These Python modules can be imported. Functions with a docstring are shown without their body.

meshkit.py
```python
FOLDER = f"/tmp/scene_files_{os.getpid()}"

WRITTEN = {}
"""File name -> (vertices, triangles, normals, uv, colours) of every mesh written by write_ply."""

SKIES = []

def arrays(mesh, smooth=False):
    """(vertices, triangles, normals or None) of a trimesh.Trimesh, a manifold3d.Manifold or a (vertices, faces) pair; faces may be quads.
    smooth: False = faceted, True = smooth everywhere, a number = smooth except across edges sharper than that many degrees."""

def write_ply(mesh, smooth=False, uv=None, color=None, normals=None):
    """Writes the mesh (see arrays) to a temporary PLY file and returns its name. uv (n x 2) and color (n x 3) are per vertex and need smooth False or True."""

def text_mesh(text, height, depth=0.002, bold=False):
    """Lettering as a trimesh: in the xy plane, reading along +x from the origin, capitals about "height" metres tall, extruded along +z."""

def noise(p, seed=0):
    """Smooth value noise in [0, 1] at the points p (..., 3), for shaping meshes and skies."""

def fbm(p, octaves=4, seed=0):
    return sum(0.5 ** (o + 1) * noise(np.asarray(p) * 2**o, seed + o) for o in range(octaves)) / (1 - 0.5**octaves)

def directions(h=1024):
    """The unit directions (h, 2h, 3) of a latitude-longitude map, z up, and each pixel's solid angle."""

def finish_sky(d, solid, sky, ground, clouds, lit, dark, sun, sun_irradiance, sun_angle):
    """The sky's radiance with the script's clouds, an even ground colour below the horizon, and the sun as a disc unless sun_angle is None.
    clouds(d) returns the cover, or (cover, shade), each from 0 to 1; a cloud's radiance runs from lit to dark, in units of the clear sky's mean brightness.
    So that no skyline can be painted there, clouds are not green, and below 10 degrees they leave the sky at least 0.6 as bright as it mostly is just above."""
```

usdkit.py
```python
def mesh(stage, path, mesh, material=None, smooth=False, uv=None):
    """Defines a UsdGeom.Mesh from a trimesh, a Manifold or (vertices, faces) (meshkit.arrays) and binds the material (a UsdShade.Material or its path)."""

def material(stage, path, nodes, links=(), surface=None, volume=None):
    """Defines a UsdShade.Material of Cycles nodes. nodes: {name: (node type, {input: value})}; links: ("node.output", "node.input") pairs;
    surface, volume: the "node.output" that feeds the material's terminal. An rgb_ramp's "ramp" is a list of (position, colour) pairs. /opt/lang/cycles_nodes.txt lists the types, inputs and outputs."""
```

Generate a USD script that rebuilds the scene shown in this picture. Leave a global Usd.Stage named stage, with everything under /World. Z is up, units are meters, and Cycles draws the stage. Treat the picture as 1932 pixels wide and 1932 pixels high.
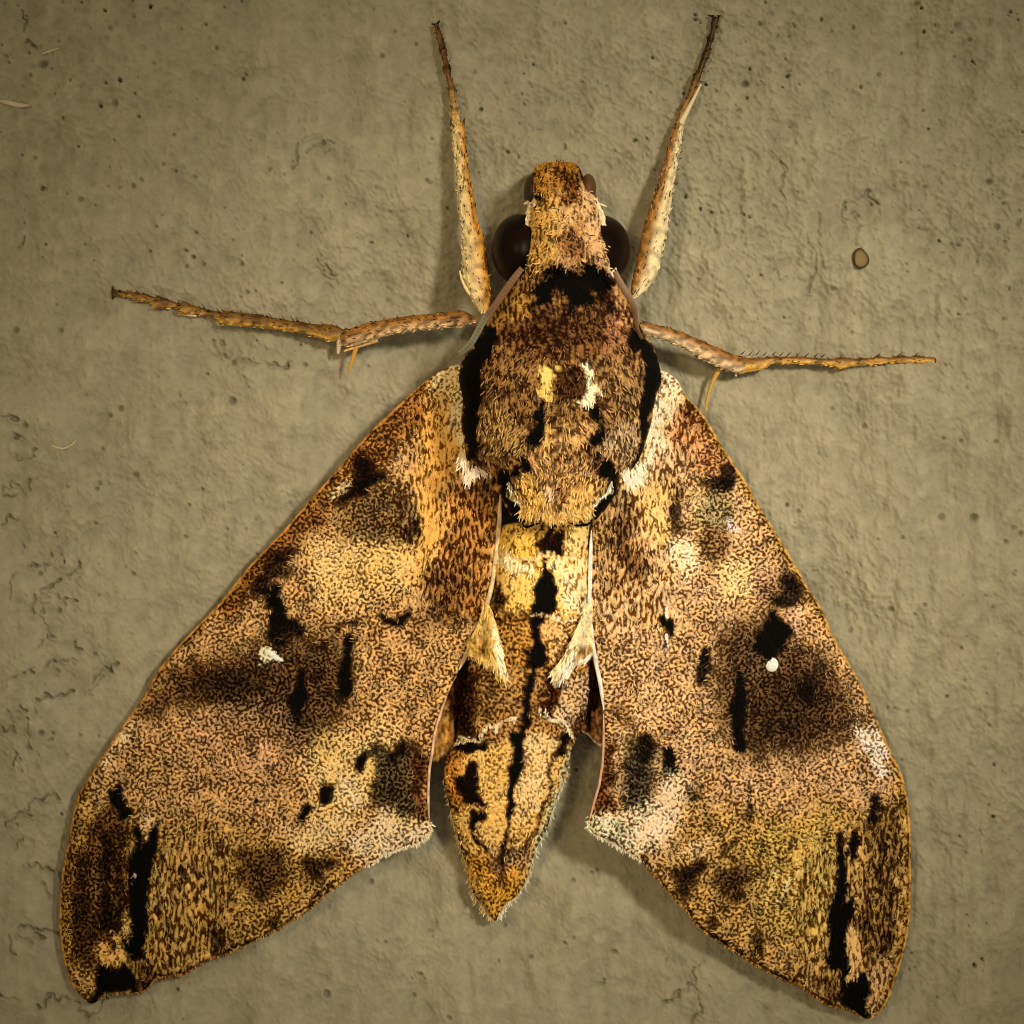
import math
import numpy as np
import trimesh, shapely, usdkit, meshkit
from shapely.geometry import Polygon, LineString
from scipy.ndimage import gaussian_filter, map_coordinates
from scipy.interpolate import PchipInterpolator
from scipy.spatial import Delaunay
from pxr import Usd, UsdGeom, UsdLux, UsdShade, Sdf, Gf, Vt

# ---------------------------------------------------------------- stage, camera, lamps
# Plan units: 1 unit = 1/1932 of the 8 cm wide piece of wall; u runs right, v runs down, h stands out of the wall.
N = 1932
S = 0.08 / N
D = 5000.0
stage = Usd.Stage.CreateInMemory()
UsdGeom.SetStageUpAxis(stage, "Z")
UsdGeom.SetStageMetersPerUnit(stage, 1.0)
world = UsdGeom.Xform.Define(stage, "/World")
stage.SetDefaultPrim(world.GetPrim())
cam = UsdGeom.Camera.Define(stage, "/World/camera")
cam.AddTranslateOp().Set(Gf.Vec3d(0, -D * S, 0))
cam.AddRotateXOp().Set(90.0)
cam.CreateHorizontalApertureAttr(36.0)
cam.CreateVerticalApertureAttr(36.0)
cam.CreateFocalLengthAttr(36.0 * D / N)
cam.CreateClippingRangeAttr(Gf.Vec2f(0.01, 100.0))
cam.CreateExposureAttr(0.0)


def lamp(name, pos, aim, radius, watts, color, cone, soft):
    """A small round torch with a soft-edged beam."""
    l = UsdLux.SphereLight.Define(stage, "/World/" + name)
    l.CreateRadiusAttr(radius)
    l.CreateIntensityAttr(watts)
    l.CreateNormalizeAttr(True)
    l.CreateColorAttr(Gf.Vec3f(*color))
    sh = UsdLux.ShapingAPI.Apply(l.GetPrim())
    sh.CreateShapingConeAngleAttr(cone)
    sh.CreateShapingConeSoftnessAttr(soft)
    p, a = np.array(pos, float), np.array(aim, float)
    z = (p - a) / np.linalg.norm(p - a)
    x = np.cross([0, 0, 1.0], z); x /= np.linalg.norm(x)
    y = np.cross(z, x)
    m = Gf.Matrix4d(*x, 0, *y, 0, *z, 0, *p, 1)
    l.AddTransformOp().Set(m)
    return l


lamp("torch_right", (0.17, -0.33, 0.10), (0.007, 0, -0.002), 0.026, 2.0, (1.0, 0.855, 0.62), 7.3, 1.0)
lamp("torch_left", (-0.13, -0.36, 0.08), (0.004, 0, -0.003), 0.040, 0.98, (1.0, 0.66, 0.31), 6.9, 1.0)
dome = UsdLux.DomeLight.Define(stage, "/World/sky")
dome.CreateIntensityAttr(0.11)
dome.CreateColorAttr(Gf.Vec3f(1.0, 0.79, 0.50))
dome.GetPrim().SetCustomDataByKey("kind", "structure")

LIGHT = np.array([1.05, 0.85, 0.58])      # how the lamps tint a white card in the middle of the wall

# ---------------------------------------------------------------- helpers
rng = np.random.default_rng(7)


def lin(hexa):
    c = np.array([int(hexa[i:i + 2], 16) for i in (0, 2, 4)]) / 255.0
    return np.where(c <= 0.04045, c / 12.92, ((c + 0.055) / 1.055) ** 2.4)


def alb(c):
    a = np.asarray(c) / LIGHT
    return np.clip(a / np.maximum(1, a.max(-1, keepdims=True) / .9), 0.002, 0.9)


def p3(u, v, h):
    u, v, h = np.broadcast_arrays(np.asarray(u, float), np.asarray(v, float), np.asarray(h, float))
    f = (D - h) / D
    return np.stack([(u - N / 2) * S * f, -h * S, (N / 2 - v) * S * f], -1)


# where each close look at the photograph sits in plan units: offset u, offset v, scale
X = dict(o=(0, 0, 1.0), a=(790, 274.5, .25828), b=(815, 665.3, .25828), c=(748.5, 956.4, .25828), d=(748.5, 1330.7, .21524),
         e=(83.2, 1081.2, .3013), f=(83.2, 1372.3, .3013), g=(415.8, 665.3, .2798), h=(415.8, 1081.2, .25828),
         r=(1081.2, 665.3, .2798), s=(1081.2, 1081.2, .3013), t=(1164.3, 1372.3, .3013),
         l=(166.3, 499, .40895), k=(748.5, 16.6, .3013), m=(1122.8, 16.6, .3013), n=(1164.3, 565.5, .3444),
         wl=(0, 748.5, .3444), wb=(0, 1413.8, .2683), wt=(0, 0, .3874), wr=(1372.3, 0, .2897), wq=(1413.8, 748.5, .3444), wm=(582, 1580, .4305))


def P(x, flat):
    q = np.array(flat, float).reshape(-1, 2)
    ox, oy, k = X[x]
    return q * k + [ox, oy]


def noise2(shape, sig, seed, aniso=1.0):
    r = np.random.default_rng(seed).standard_normal(shape)
    g = gaussian_filter(r, (sig * aniso, sig), mode="wrap")
    return g / g.std()


def labyrinth(shape, sig, seed, aniso=1.0, it=4):
    """Worm-like pattern of two phases, as the scales of the wings lie."""
    n = noise2(shape, sig * .6, seed, aniso)
    for _ in range(it):
        n = gaussian_filter(n, (sig * aniso, sig), mode="wrap") - gaussian_filter(n, (sig * 1.9 * aniso, sig * 1.9), mode="wrap")
        n = np.tanh(2.2 * n / n.std())
    n = gaussian_filter(n, 0.4)
    n /= np.abs(n).mean() * 1.45
    return n


SH = (N, N)
WX, WY = noise2(SH, 4, 1) * 3.0 + noise2(SH, 13, 2) * 4.0, noise2(SH, 4, 3) * 5.0 + noise2(SH, 13, 4) * 4.0
LAB = labyrinth(SH, 1.42, 5, 1.0, 2)
LABV = labyrinth(SH, 1.38, 6, 3.2, 2)
BIG = noise2(SH, 26, 8)
MID = noise2(SH, 9, 9)
FINE = noise2(SH, 1.1, 10)


def smp(field, u, v):
    return map_coordinates(field, [np.clip(v, 0, N - 1), np.clip(u, 0, N - 1)], order=1)


BREAK = 0.0                                       # how far an edge breaks up scale by scale (none on the wall)


def mask(pts, soft, warp=1.0):
    """(window, soft-edged mask) of a polygon whose edge is a little ragged."""
    pad = int(3 * soft + 14)
    x0, y0 = np.maximum(pts.min(0).astype(int) - pad, 0)
    x1, y1 = np.minimum(pts.max(0).astype(int) + pad, N)
    win = (slice(y0, y1), slice(x0, x1))
    yy, xx = np.mgrid[y0:y1, x0:x1].astype(float)
    poly = Polygon(pts).buffer(0)
    m = shapely.contains_xy(poly, xx + WX[win] * warp * 1.35, yy + WY[win] * warp * 1.35).astype(float)
    m = gaussian_filter(m, soft * .75)
    return win, np.clip(m + BREAK * LAB[win] * m * (1 - m), 0, 1)


def paint(cv, x, flat, color, soft=4, a=1.0, warp=1.0):
    q = P(x, flat)
    if cv is CV and soft <= 4 and lin(color).max() < .03:
        q = np.array(max(getattr(Polygon(q).buffer(.5, join_style="mitre"), "geoms", [Polygon(q).buffer(.5, join_style="mitre")]), key=lambda g: g.area).exterior.coords)
        warp, soft = warp * .7, max(soft, 3.4)
    win, m = mask(q, soft, warp)
    m = (m * a)[..., None]
    cv[win] = cv[win] * (1 - m) + lin(color) * m


def line(cv, x, flat, color, w, soft=1.5, a=1.0, warp=.5):
    q = np.array(LineString(P(x, flat)).buffer(w, resolution=3).exterior.coords)
    win, m = mask(q, soft, warp)
    m = (m * a)[..., None]
    cv[win] = cv[win] * (1 - m) + lin(color) * m


def add(field, x, flat, amount, soft=3, w=None, warp=.5):
    q = P(x, flat)
    if w:
        q = np.array(LineString(q).buffer(w, resolution=3).exterior.coords)
    win, m = mask(q, soft, warp)
    field[win] += m * amount


# ---------------------------------------------------------------- materials
def skin(name, rough=.8, spec=.05, bump=.25, scale=9000.0, sheen=0.0):
    return usdkit.material(stage, "/World/Looks/" + name, {
        "c": ("attribute", {"attribute": "tint"}), "g": ("geometry", {}),
        "n": ("noise_texture", {"scale": scale, "detail": 3.0}),
        "m": ("map_range", {"from_min": .3, "from_max": .7, "to_min": .80, "to_max": 1.16}),
        "x": ("mix", {"mix_type": "multiply", "fac": 1.0}),
        "b": ("bump", {"strength": bump, "distance": 0.00006}),
        "p": ("principled_bsdf", {"roughness": rough, "specular_ior_level": spec, "sheen_weight": sheen, "sheen_roughness": .5})},
        [("g.position", "n.vector"), ("n.fac", "m.value"), ("c.color", "x.color1"), ("m.result", "x.color2"), ("x.color", "p.base_color"),
         ("n.fac", "b.height"), ("b.normal", "p.normal")], surface="p.BSDF")


M_SCALE = skin("moth_scales")
M_FUR = skin("moth_fur", .75, .07, 0)
M_LEG = skin("moth_legs", .5, .35, .2, 12000.0)
M_EYE = usdkit.material(stage, "/World/Looks/compound_eye", {
    "g": ("geometry", {}), "v": ("voronoi_texture", {"scale": 9000.0}), "b": ("bump", {"strength": .25, "distance": .00003}),
    "n": ("noise_texture", {"scale": 500.0}), "r": ("rgb_ramp", {"ramp": [(.3, (.003, .002, .001)), (.7, (.009, .004, .002))]}),
    "p": ("principled_bsdf", {"roughness": .4, "specular_ior_level": .08})},
    [("g.position", "v.vector"), ("g.position", "n.vector"), ("n.fac", "r.fac"), ("r.color", "p.base_color"), ("v.distance", "b.height"), ("b.normal", "p.normal")], surface="p.BSDF")
M_WALL = usdkit.material(stage, "/World/Looks/wall_plaster", {
    "c": ("attribute", {"attribute": "tint"}), "g": ("geometry", {}),
    "n": ("noise_texture", {"scale": 3600.0, "detail": 5.0, "roughness": .66}),
    "n2": ("noise_texture", {"scale": 900.0, "detail": 4.0}),
    "m": ("map_range", {"from_min": .3, "from_max": .7, "to_min": .90, "to_max": 1.09}),
    "x": ("mix", {"mix_type": "multiply", "fac": 1.0}),
    "b": ("bump", {"strength": .55, "distance": .00013}),
    "p": ("principled_bsdf", {"roughness": .62, "specular_ior_level": .3})},
    [("g.position", "n.vector"), ("g.position", "n2.vector"), ("n2.fac", "m.value"), ("c.color", "x.color1"), ("m.result", "x.color2"), ("x.color", "p.base_color"),
     ("n.fac", "b.height"), ("b.normal", "p.normal")], surface="p.BSDF")

used = {}


def numbered(parent, name):
    k = used.get((parent, name), 0)
    used[(parent, name)] = k + 1
    return f"{parent}/{name}" + (f"_{k:03d}" if k else "")


def put(parent, name, v, f, tint, mat, smooth=True, label=None, kind=None, origin=None):
    path = numbered(parent, name)
    if origin is not None:
        v = v - origin
    m = usdkit.mesh(stage, path, (v, f), mat, smooth=smooth)
    if tint is not None:
        tint = np.asarray(tint, np.float32)
        if tint.ndim == 1:
            tint = np.tile(tint, (len(v), 1))
        UsdGeom.PrimvarsAPI(m).CreatePrimvar("tint", Sdf.ValueTypeNames.Color3fArray, "vertex").Set(Vt.Vec3fArray.FromNumpy(tint))
    m.CreateDoubleSidedAttr(True)
    pr = m.GetPrim()
    if label: pr.SetCustomDataByKey("label", label)
    if kind: pr.SetCustomDataByKey("kind", kind)
    return path


def grid_faces(r, c):
    i = np.arange(r * c).reshape(r, c)
    a, b, cc, d = i[:-1, :-1].ravel(), i[:-1, 1:].ravel(), i[1:, 1:].ravel(), i[1:, :-1].ravel()
    return np.vstack([np.stack([a, d, cc], 1), np.stack([a, cc, b], 1)])


# ---------------------------------------------------------------- the wall
def build_wall():
    H = np.zeros(SH)
    tint = np.tile(lin("9b8a64"), (N, N, 1))
    yy, xx = np.mgrid[0:N, 0:N] / N
    # broad trowel and brush marks, streaks running down mostly on the right
    streak = noise2(SH, 9, 21, 5) * .8 + noise2(SH, 4, 22, 5) * .35
    H += BIG * 3.6 + MID * 1.3 + noise2(SH, 60, 20) * 5.0 + streak * (0.45 + 1.3 * np.clip(xx * 1.6 - .7, 0, 1)) * 1.3
    grain = noise2(SH, 2.2, 23) * .8 + noise2(SH, 3.4, 24) * .7
    rough = np.clip(.35 + .5 * noise2(SH, 70, 25) * .4 + .55 * np.clip((.45 - yy) * 1.6, 0, 1) + .5 * np.clip(xx - .55, 0, 1), .2, 1.6)
    H += grain * rough * 1.2 + noise2(SH, 1.5, 28, 1.6) * .45
    # speck pits
    sp = noise2(SH, 2.6, 26)
    pit = np.clip(sp - 2.3, 0, 1.2) * (rough ** 1.2)
    H -= pit * 11.0
    dirt = np.clip(pit * 1.3, 0, 1)
    pits = [("wt", q) for q in ((215, 315, 17), (540, 145, 11), (560, 500, 12), (80, 1610, 13), (300, 1610, 10), (690, 875, 10), (845, 655, 8), (950, 860, 9), (1600, 870, 9), (1135, 1770, 12), (760, 1105, 8), (920, 1298, 9), (1180, 1285, 10), (1208, 1425, 10), (165, 770, 9), (390, 965, 10), (1055, 235, 8), (645, 900, 9), (320, 940, 8), (855, 830, 9), (1390, 855, 8), (150, 370, 8), (1870, 270, 10), (1490, 1780, 9), (995, 1290, 8))]
    pits += [("wr", q) for q in ((985, 480, 15), (115, 540, 17), (65, 720, 12), (1760, 1470, 19), (1280, 1215, 13), (695, 1885, 15), (325, 235, 13), (1490, 165, 15), (1575, 255, 15), (1235, 30, 18), (820, 180, 12), (400, 240, 11), (680, 200, 11), (1485, 365, 12), (1705, 1180, 15), (1910, 1450, 13), (1530, 1560, 10), (210, 155, 12), (1795, 1320, 10), (1770, 1285, 9), (1165, 1715, 13))]
    pits += [("wq", q) for q in ((1235, 660, 18), (1060, 655, 13), (635, 165, 13), (260, 630, 11), (1450, 715, 12), (1410, 795, 12), (1485, 748, 11), (845, 775, 10), (955, 1140, 11), (555, 1280, 12), (860, 1720, 9), (770, 1165, 12), (1445, 970, 8), (1065, 230, 10), (1355, 240, 9), (1165, 245, 9), (560, 770, 8), (700, 780, 8))]
    pits += [("wm", q) for q in ((75, 690, 14), (275, 195, 10), (1165, 440, 8), (1125, 465, 8), (1340, 505, 10), (490, 600, 10), (620, 790, 9), (460, 695, 8), (975, 525, 8), (860, 390, 8), (1265, 140, 8), (1245, 155, 8), (1160, 185, 8), (840, 545, 7))]
    pits += [("wl", q) for q in ((665, 62, 13), (610, 100, 11), (1275, 25, 18), (145, 158, 12), (745, 430, 13), (725, 970, 9), (1240, 725, 9), (1345, 730, 8), (228, 975, 11), (318, 1170, 13), (515, 1415, 10), (810, 1555, 8), (430, 1860, 9), (540, 1860, 9), (225, 1845, 13), (290, 1875, 10), (545, 475, 9), (535, 505, 8))]
    for x, (a, b, r) in pits:
        (cu, cv), k = P(x, (a, b))[0], X[x][2]
        r = r * k * 1.08
        x0, x1, y0, y1 = int(max(cu - 5 * r, 0)), int(min(cu + 5 * r + 1, N)), int(max(cv - 5 * r, 0)), int(min(cv + 5 * r + 1, N))
        if x1 <= x0 or y1 <= y0: continue
        gy, gx = np.mgrid[y0:y1, x0:x1]
        d = np.hypot((gx - cu + WX[y0:y1, x0:x1] * .25), gy - cv + WY[y0:y1, x0:x1] * .15) / r
        H[y0:y1, x0:x1] += -r * 1.15 / (1 + np.exp((d - 1) * 7)) + r * .22 * np.exp(-((d - 1.6) / .4) ** 2)
        dirt[y0:y1, x0:x1] = np.maximum(dirt[y0:y1, x0:x1], .85 / (1 + np.exp((d - .8) * 7)))
    cracks = dict(
        wl=[(10, 120, 60, 110, 105, 125), (65, 230, 110, 240), (80, 320, 130, 335, 185, 325), (170, 300, 195, 280), (10, 540, 50, 550, 90, 525), (10, 520, 30, 490, 110, 495, 130, 525), (155, 460, 160, 505), (0, 680, 45, 665, 95, 668), (120, 830, 120, 880), (160, 930, 220, 945, 285, 945), (265, 870, 270, 900), (335, 880, 345, 915, 330, 925), (60, 1085, 75, 990, 105, 965), (225, 1075, 340, 1000), (390, 960, 465, 910), (270, 1075, 310, 1075, 345, 1110, 360, 1150), (360, 1115, 430, 1105), (235, 1160, 255, 1210, 245, 1290, 290, 1330), (245, 1290, 205, 1365), (185, 1100, 185, 1160), (220, 1100, 265, 1125), (250, 1470, 300, 1440, 380, 1435, 410, 1450), (400, 1350, 435, 1385), (45, 1555, 100, 1530, 200, 1505), (0, 1590, 50, 1600), (490, 1555, 550, 1510, 640, 1475), (470, 1625, 560, 1540), (190, 1640, 320, 1650, 400, 1615), (120, 1700, 155, 1745), (195, 1690, 200, 1740), (30, 1720, 65, 1790), (0, 1820, 60, 1825, 70, 1855), (145, 1790, 160, 1930), (300, 1490, 330, 1520)],
        wb=[(40, 540, 130, 465, 180, 445, 235, 495), (200, 430, 220, 350, 290, 370, 350, 345, 420, 380), (90, 700, 150, 640), (165, 800, 240, 790, 275, 820), (275, 825, 380, 828), (410, 840, 410, 1000), (290, 960, 325, 1080), (120, 1260, 200, 1250, 380, 1280, 430, 1310), (110, 1315, 240, 1365), (235, 1290, 310, 1325), (50, 1330, 50, 1430, 90, 1480), (0, 1740, 100, 1735, 140, 1775), (265, 1810, 330, 1750, 450, 1790, 520, 1760, 560, 1800, 600, 1900, 690, 1820, 760, 1770), (50, 90, 100, 45, 140, 75)],
        wt=[(100, 60, 145, 100, 120, 150), (130, 200, 180, 245), (10, 255, 50, 295), (80, 1200, 130, 1165), (1440, 700, 1445, 790, 1420, 820), (1480, 670, 1540, 665, 1620, 690), (1490, 740, 1520, 715), (1575, 740, 1610, 730), (1560, 1275, 1580, 1315, 1640, 1330), (1040, 1660, 1075, 1710, 1110, 1730), (1130, 1770, 1140, 1740, 1185, 1750, 1250, 1785), (1285, 1760, 1360, 1790, 1425, 1780), (1560, 1215, 1570, 1250)],
        wr=[(800, 1310, 770, 1430, 790, 1470), (840, 1295, 910, 1240, 985, 1315), (840, 1480, 890, 1490), (290, 960, 350, 1090, 355, 1360, 390, 1470, 430, 1510), (530, 1530, 570, 1650, 550, 1790, 540, 1900), (390, 465, 430, 470), (840, 1390, 810, 1420)],
        wm=[(1730, 540, 1685, 580, 1690, 650, 1625, 690, 1600, 720, 1560, 715), (1690, 660, 1720, 710, 1715, 760, 1690, 770, 1680, 815), (480, 595, 510, 615), (1580, 530, 1575, 570), (1300, 620, 1280, 640)])
    for x, ls in cracks.items():
        for i, c in enumerate(ls):
            w = (1.5, 1.9, 1.3)[i % 3]
            add(H, x, c, -9.0, 1.1, w=w)
            q = np.array(c, float).reshape(-1, 2) + [0, 3.0 / X[x][2]]
            add(H, x, q, 4.2, 1.8, w=2.4)            # lifted lip of the paint film below each crack
            win, m = mask(np.array(LineString(P(x, c)).buffer(w, resolution=3).exterior.coords), 1.0, .5)
            dirt[win] = np.maximum(dirt[win], m * .6)
    # ridges of thick paint
    for x, c, a, w in (("wr", (120, 1010, 105, 1250, 120, 1480, 220, 1650, 310, 1700, 360, 1830), 5, 4), ("wr", (620, 1400, 615, 1600, 635, 1740), 5, 2.5), ("wq", (880, 1380, 915, 1390, 900, 1440), 5, 3),
                       ("wm", (850, 560, 900, 700, 920, 810), 4, 9), ("wm", (975, 560, 1000, 640, 1010, 700), 4, 7), ("wm", (930, 470, 960, 540), 3, 9), ("wt", (1325, 270, 1330, 320), 4, 3), ("wt", (1640, 1195, 1780, 1190), 3, 2.5)):
        add(H, x, c, a, w * .8, w=w)
    add(H, "wr", (800, 1310, 770, 1430, 800, 1480, 860, 1500, 900, 1480, 990, 1400, 985, 1315, 910, 1250, 840, 1300), -3.0, 1.5)
    # weathering tints of the paint
    tint *= (1 + .03 * BIG + .03 * noise2(SH, 5, 27, 8) + .035 * MID + .03 * grain)[..., None]
    tint = tint * (1 - dirt[..., None] * .6) + lin("2c2110") * dirt[..., None] * .6
    win, m = mask(P("wq", (1090, 1080, 1150, 1080, 1165, 1450, 1100, 1450)), 9)
    tint[win] = tint[win] * (1 - m[..., None] * .25) + lin("7a5f3e") * m[..., None] * .25
    inner = np.linspace(-30, N + 30, 860)
    outer = np.array([-9000, -4000, -1800, -800, -350, -120])
    ax = np.concatenate([outer, inner, N - outer[::-1]])
    V, U = np.meshgrid(ax, ax, indexing="ij")
    h = map_coordinates(H, [V, U], order=1, mode="reflect")
    t = np.stack([map_coordinates(tint[..., k], [V, U], order=1, mode="reflect") for k in range(3)], -1)
    v3 = np.stack([(U - N / 2) * S, -h * S, (N / 2 - V) * S], -1).reshape(-1, 3)
    path = put("/World", "wall", v3, grid_faces(len(ax), len(ax)), alb(t.reshape(-1, 3)), M_WALL, smooth=True, kind="structure",
               label="olive tan painted plaster wall with fine pits and hairline cracks behind the moth")
    stage.GetPrimAtPath(path).SetCustomDataByKey("category", "wall")
    # loose bits of paint film standing on the wall
    for x, c, w in (("wl", (280, 265, 310, 278, 340, 285, 385, 270, 420, 235), 2.2), ("wt", (200, 265, 245, 248, 290, 235), 2.6), ("wt", (0, 490, 40, 500, 90, 512, 145, 515), 5.0),
                    ("wt", (1810, 915, 1835, 945), 2.6), ("wq", (372, 352, 392, 366), 2.8), ("wt", (1570, 590, 1585, 605), 1.8)):
        q = P(x, c)
        rad = np.full(len(q), w); rad[0] = rad[-1] = w * .35
        v, f, _ = tube(q[:, 0], q[:, 1], smp(H, q[:, 0], q[:, 1]) + w * .6, rad, 10, 8, .7)
        put(path, "paint_flake", v, f, alb(lin("c4ac78")), M_WALL)
    cu, cv = P("wr", (870, 1685))[0]
    a = np.linspace(0, 2 * np.pi, 40, endpoint=False)
    rr = 1 + .06 * np.sin(3 * a + 1) + .05 * np.sin(2 * a)
    base = smp(H, np.array([cu]), np.array([cv]))[0]
    rings = [(1.0, -2, "453312"), (.97, 4, "453312"), (.8, 5.5, "5a451e"), (.66, 4.5, "84693a"), (.3, 4.0, "8a6e3e"), (.02, 4.0, "8a6e3e")]
    v = np.vstack([p3(cu + 15.0 * r * rr * np.cos(a), cv + 19.5 * r * rr * np.sin(a), base + z) for r, z, _ in rings])
    f = np.vstack([[[i * 40 + j, i * 40 + (j + 1) % 40, (i + 1) * 40 + (j + 1) % 40], [i * 40 + j, (i + 1) * 40 + (j + 1) % 40, (i + 1) * 40 + j]] for i in range(5) for j in range(40)])
    put(path, "paint_blister", v, f, np.repeat([alb(lin(c)) for _, _, c in rings], 40, 0), M_WALL, label="round brown edged blister in the paint")


def tube(u, v, h, r, per=8, sides=14, flat=.8, squash_h=True):
    """A tapering closed tube through plan points; returns vertices, faces and (t, angle) of every vertex."""
    pts = np.stack([u, v, np.broadcast_to(h, np.shape(u))], 1).astype(float)
    t = np.concatenate([[0], np.cumsum(np.linalg.norm(np.diff(pts[:, :2], axis=0), axis=1) + 1e-6)])
    n = max(int(t[-1] / per), len(u)) + 1
    tt = np.linspace(0, t[-1], n)
    c = np.stack([PchipInterpolator(t, pts[:, k])(tt) for k in range(3)], 1)
    rad = PchipInterpolator(t, r)(tt)
    tg = np.gradient(c[:, :2], axis=0)
    tg /= np.linalg.norm(tg, axis=1, keepdims=True) + 1e-9
    side = np.stack([-tg[:, 1], tg[:, 0]], 1)
    a = np.linspace(0, 2 * np.pi, sides, endpoint=False)
    uv = c[:, None, :2] + side[:, None] * (np.cos(a)[None, :, None] * rad[:, None, None])
    hh = c[:, None, 2] + np.sin(a)[None] * rad[:, None] * flat
    vv = p3(uv[..., 0], uv[..., 1], hh).reshape(-1, 3)
    i = np.arange(n * sides).reshape(n, sides)
    j = np.roll(i, -1, 1)
    f = np.vstack([np.stack([i[:-1].ravel(), i[1:].ravel(), j[1:].ravel()], 1), np.stack([i[:-1].ravel(), j[1:].ravel(), j[:-1].ravel()], 1)])
    e0, e1 = len(vv), len(vv) + 1
    vv = np.vstack([vv, p3(*c[0]), p3(*c[-1])])
    f = np.vstack([f, np.stack([np.full(sides, e0), i[0], j[0]], 1), np.stack([np.full(sides, e1), j[-1], i[-1]], 1)])
    T, A = np.repeat(tt / t[-1], sides), np.tile(a, n)
    info = dict(t=np.append(T, [0, 1]), a=np.append(A, [0, 0]), u=np.append(uv[..., 0].ravel(), c[[0, -1], 0]), v=np.append(uv[..., 1].ravel(), c[[0, -1], 1]))
    return vv, f, info


build_wall()

# ---------------------------------------------------------------- the moth: colours of its scales
BREAK = 1.5
CV = np.tile(lin("c89a62"), (N, N, 1))


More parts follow.
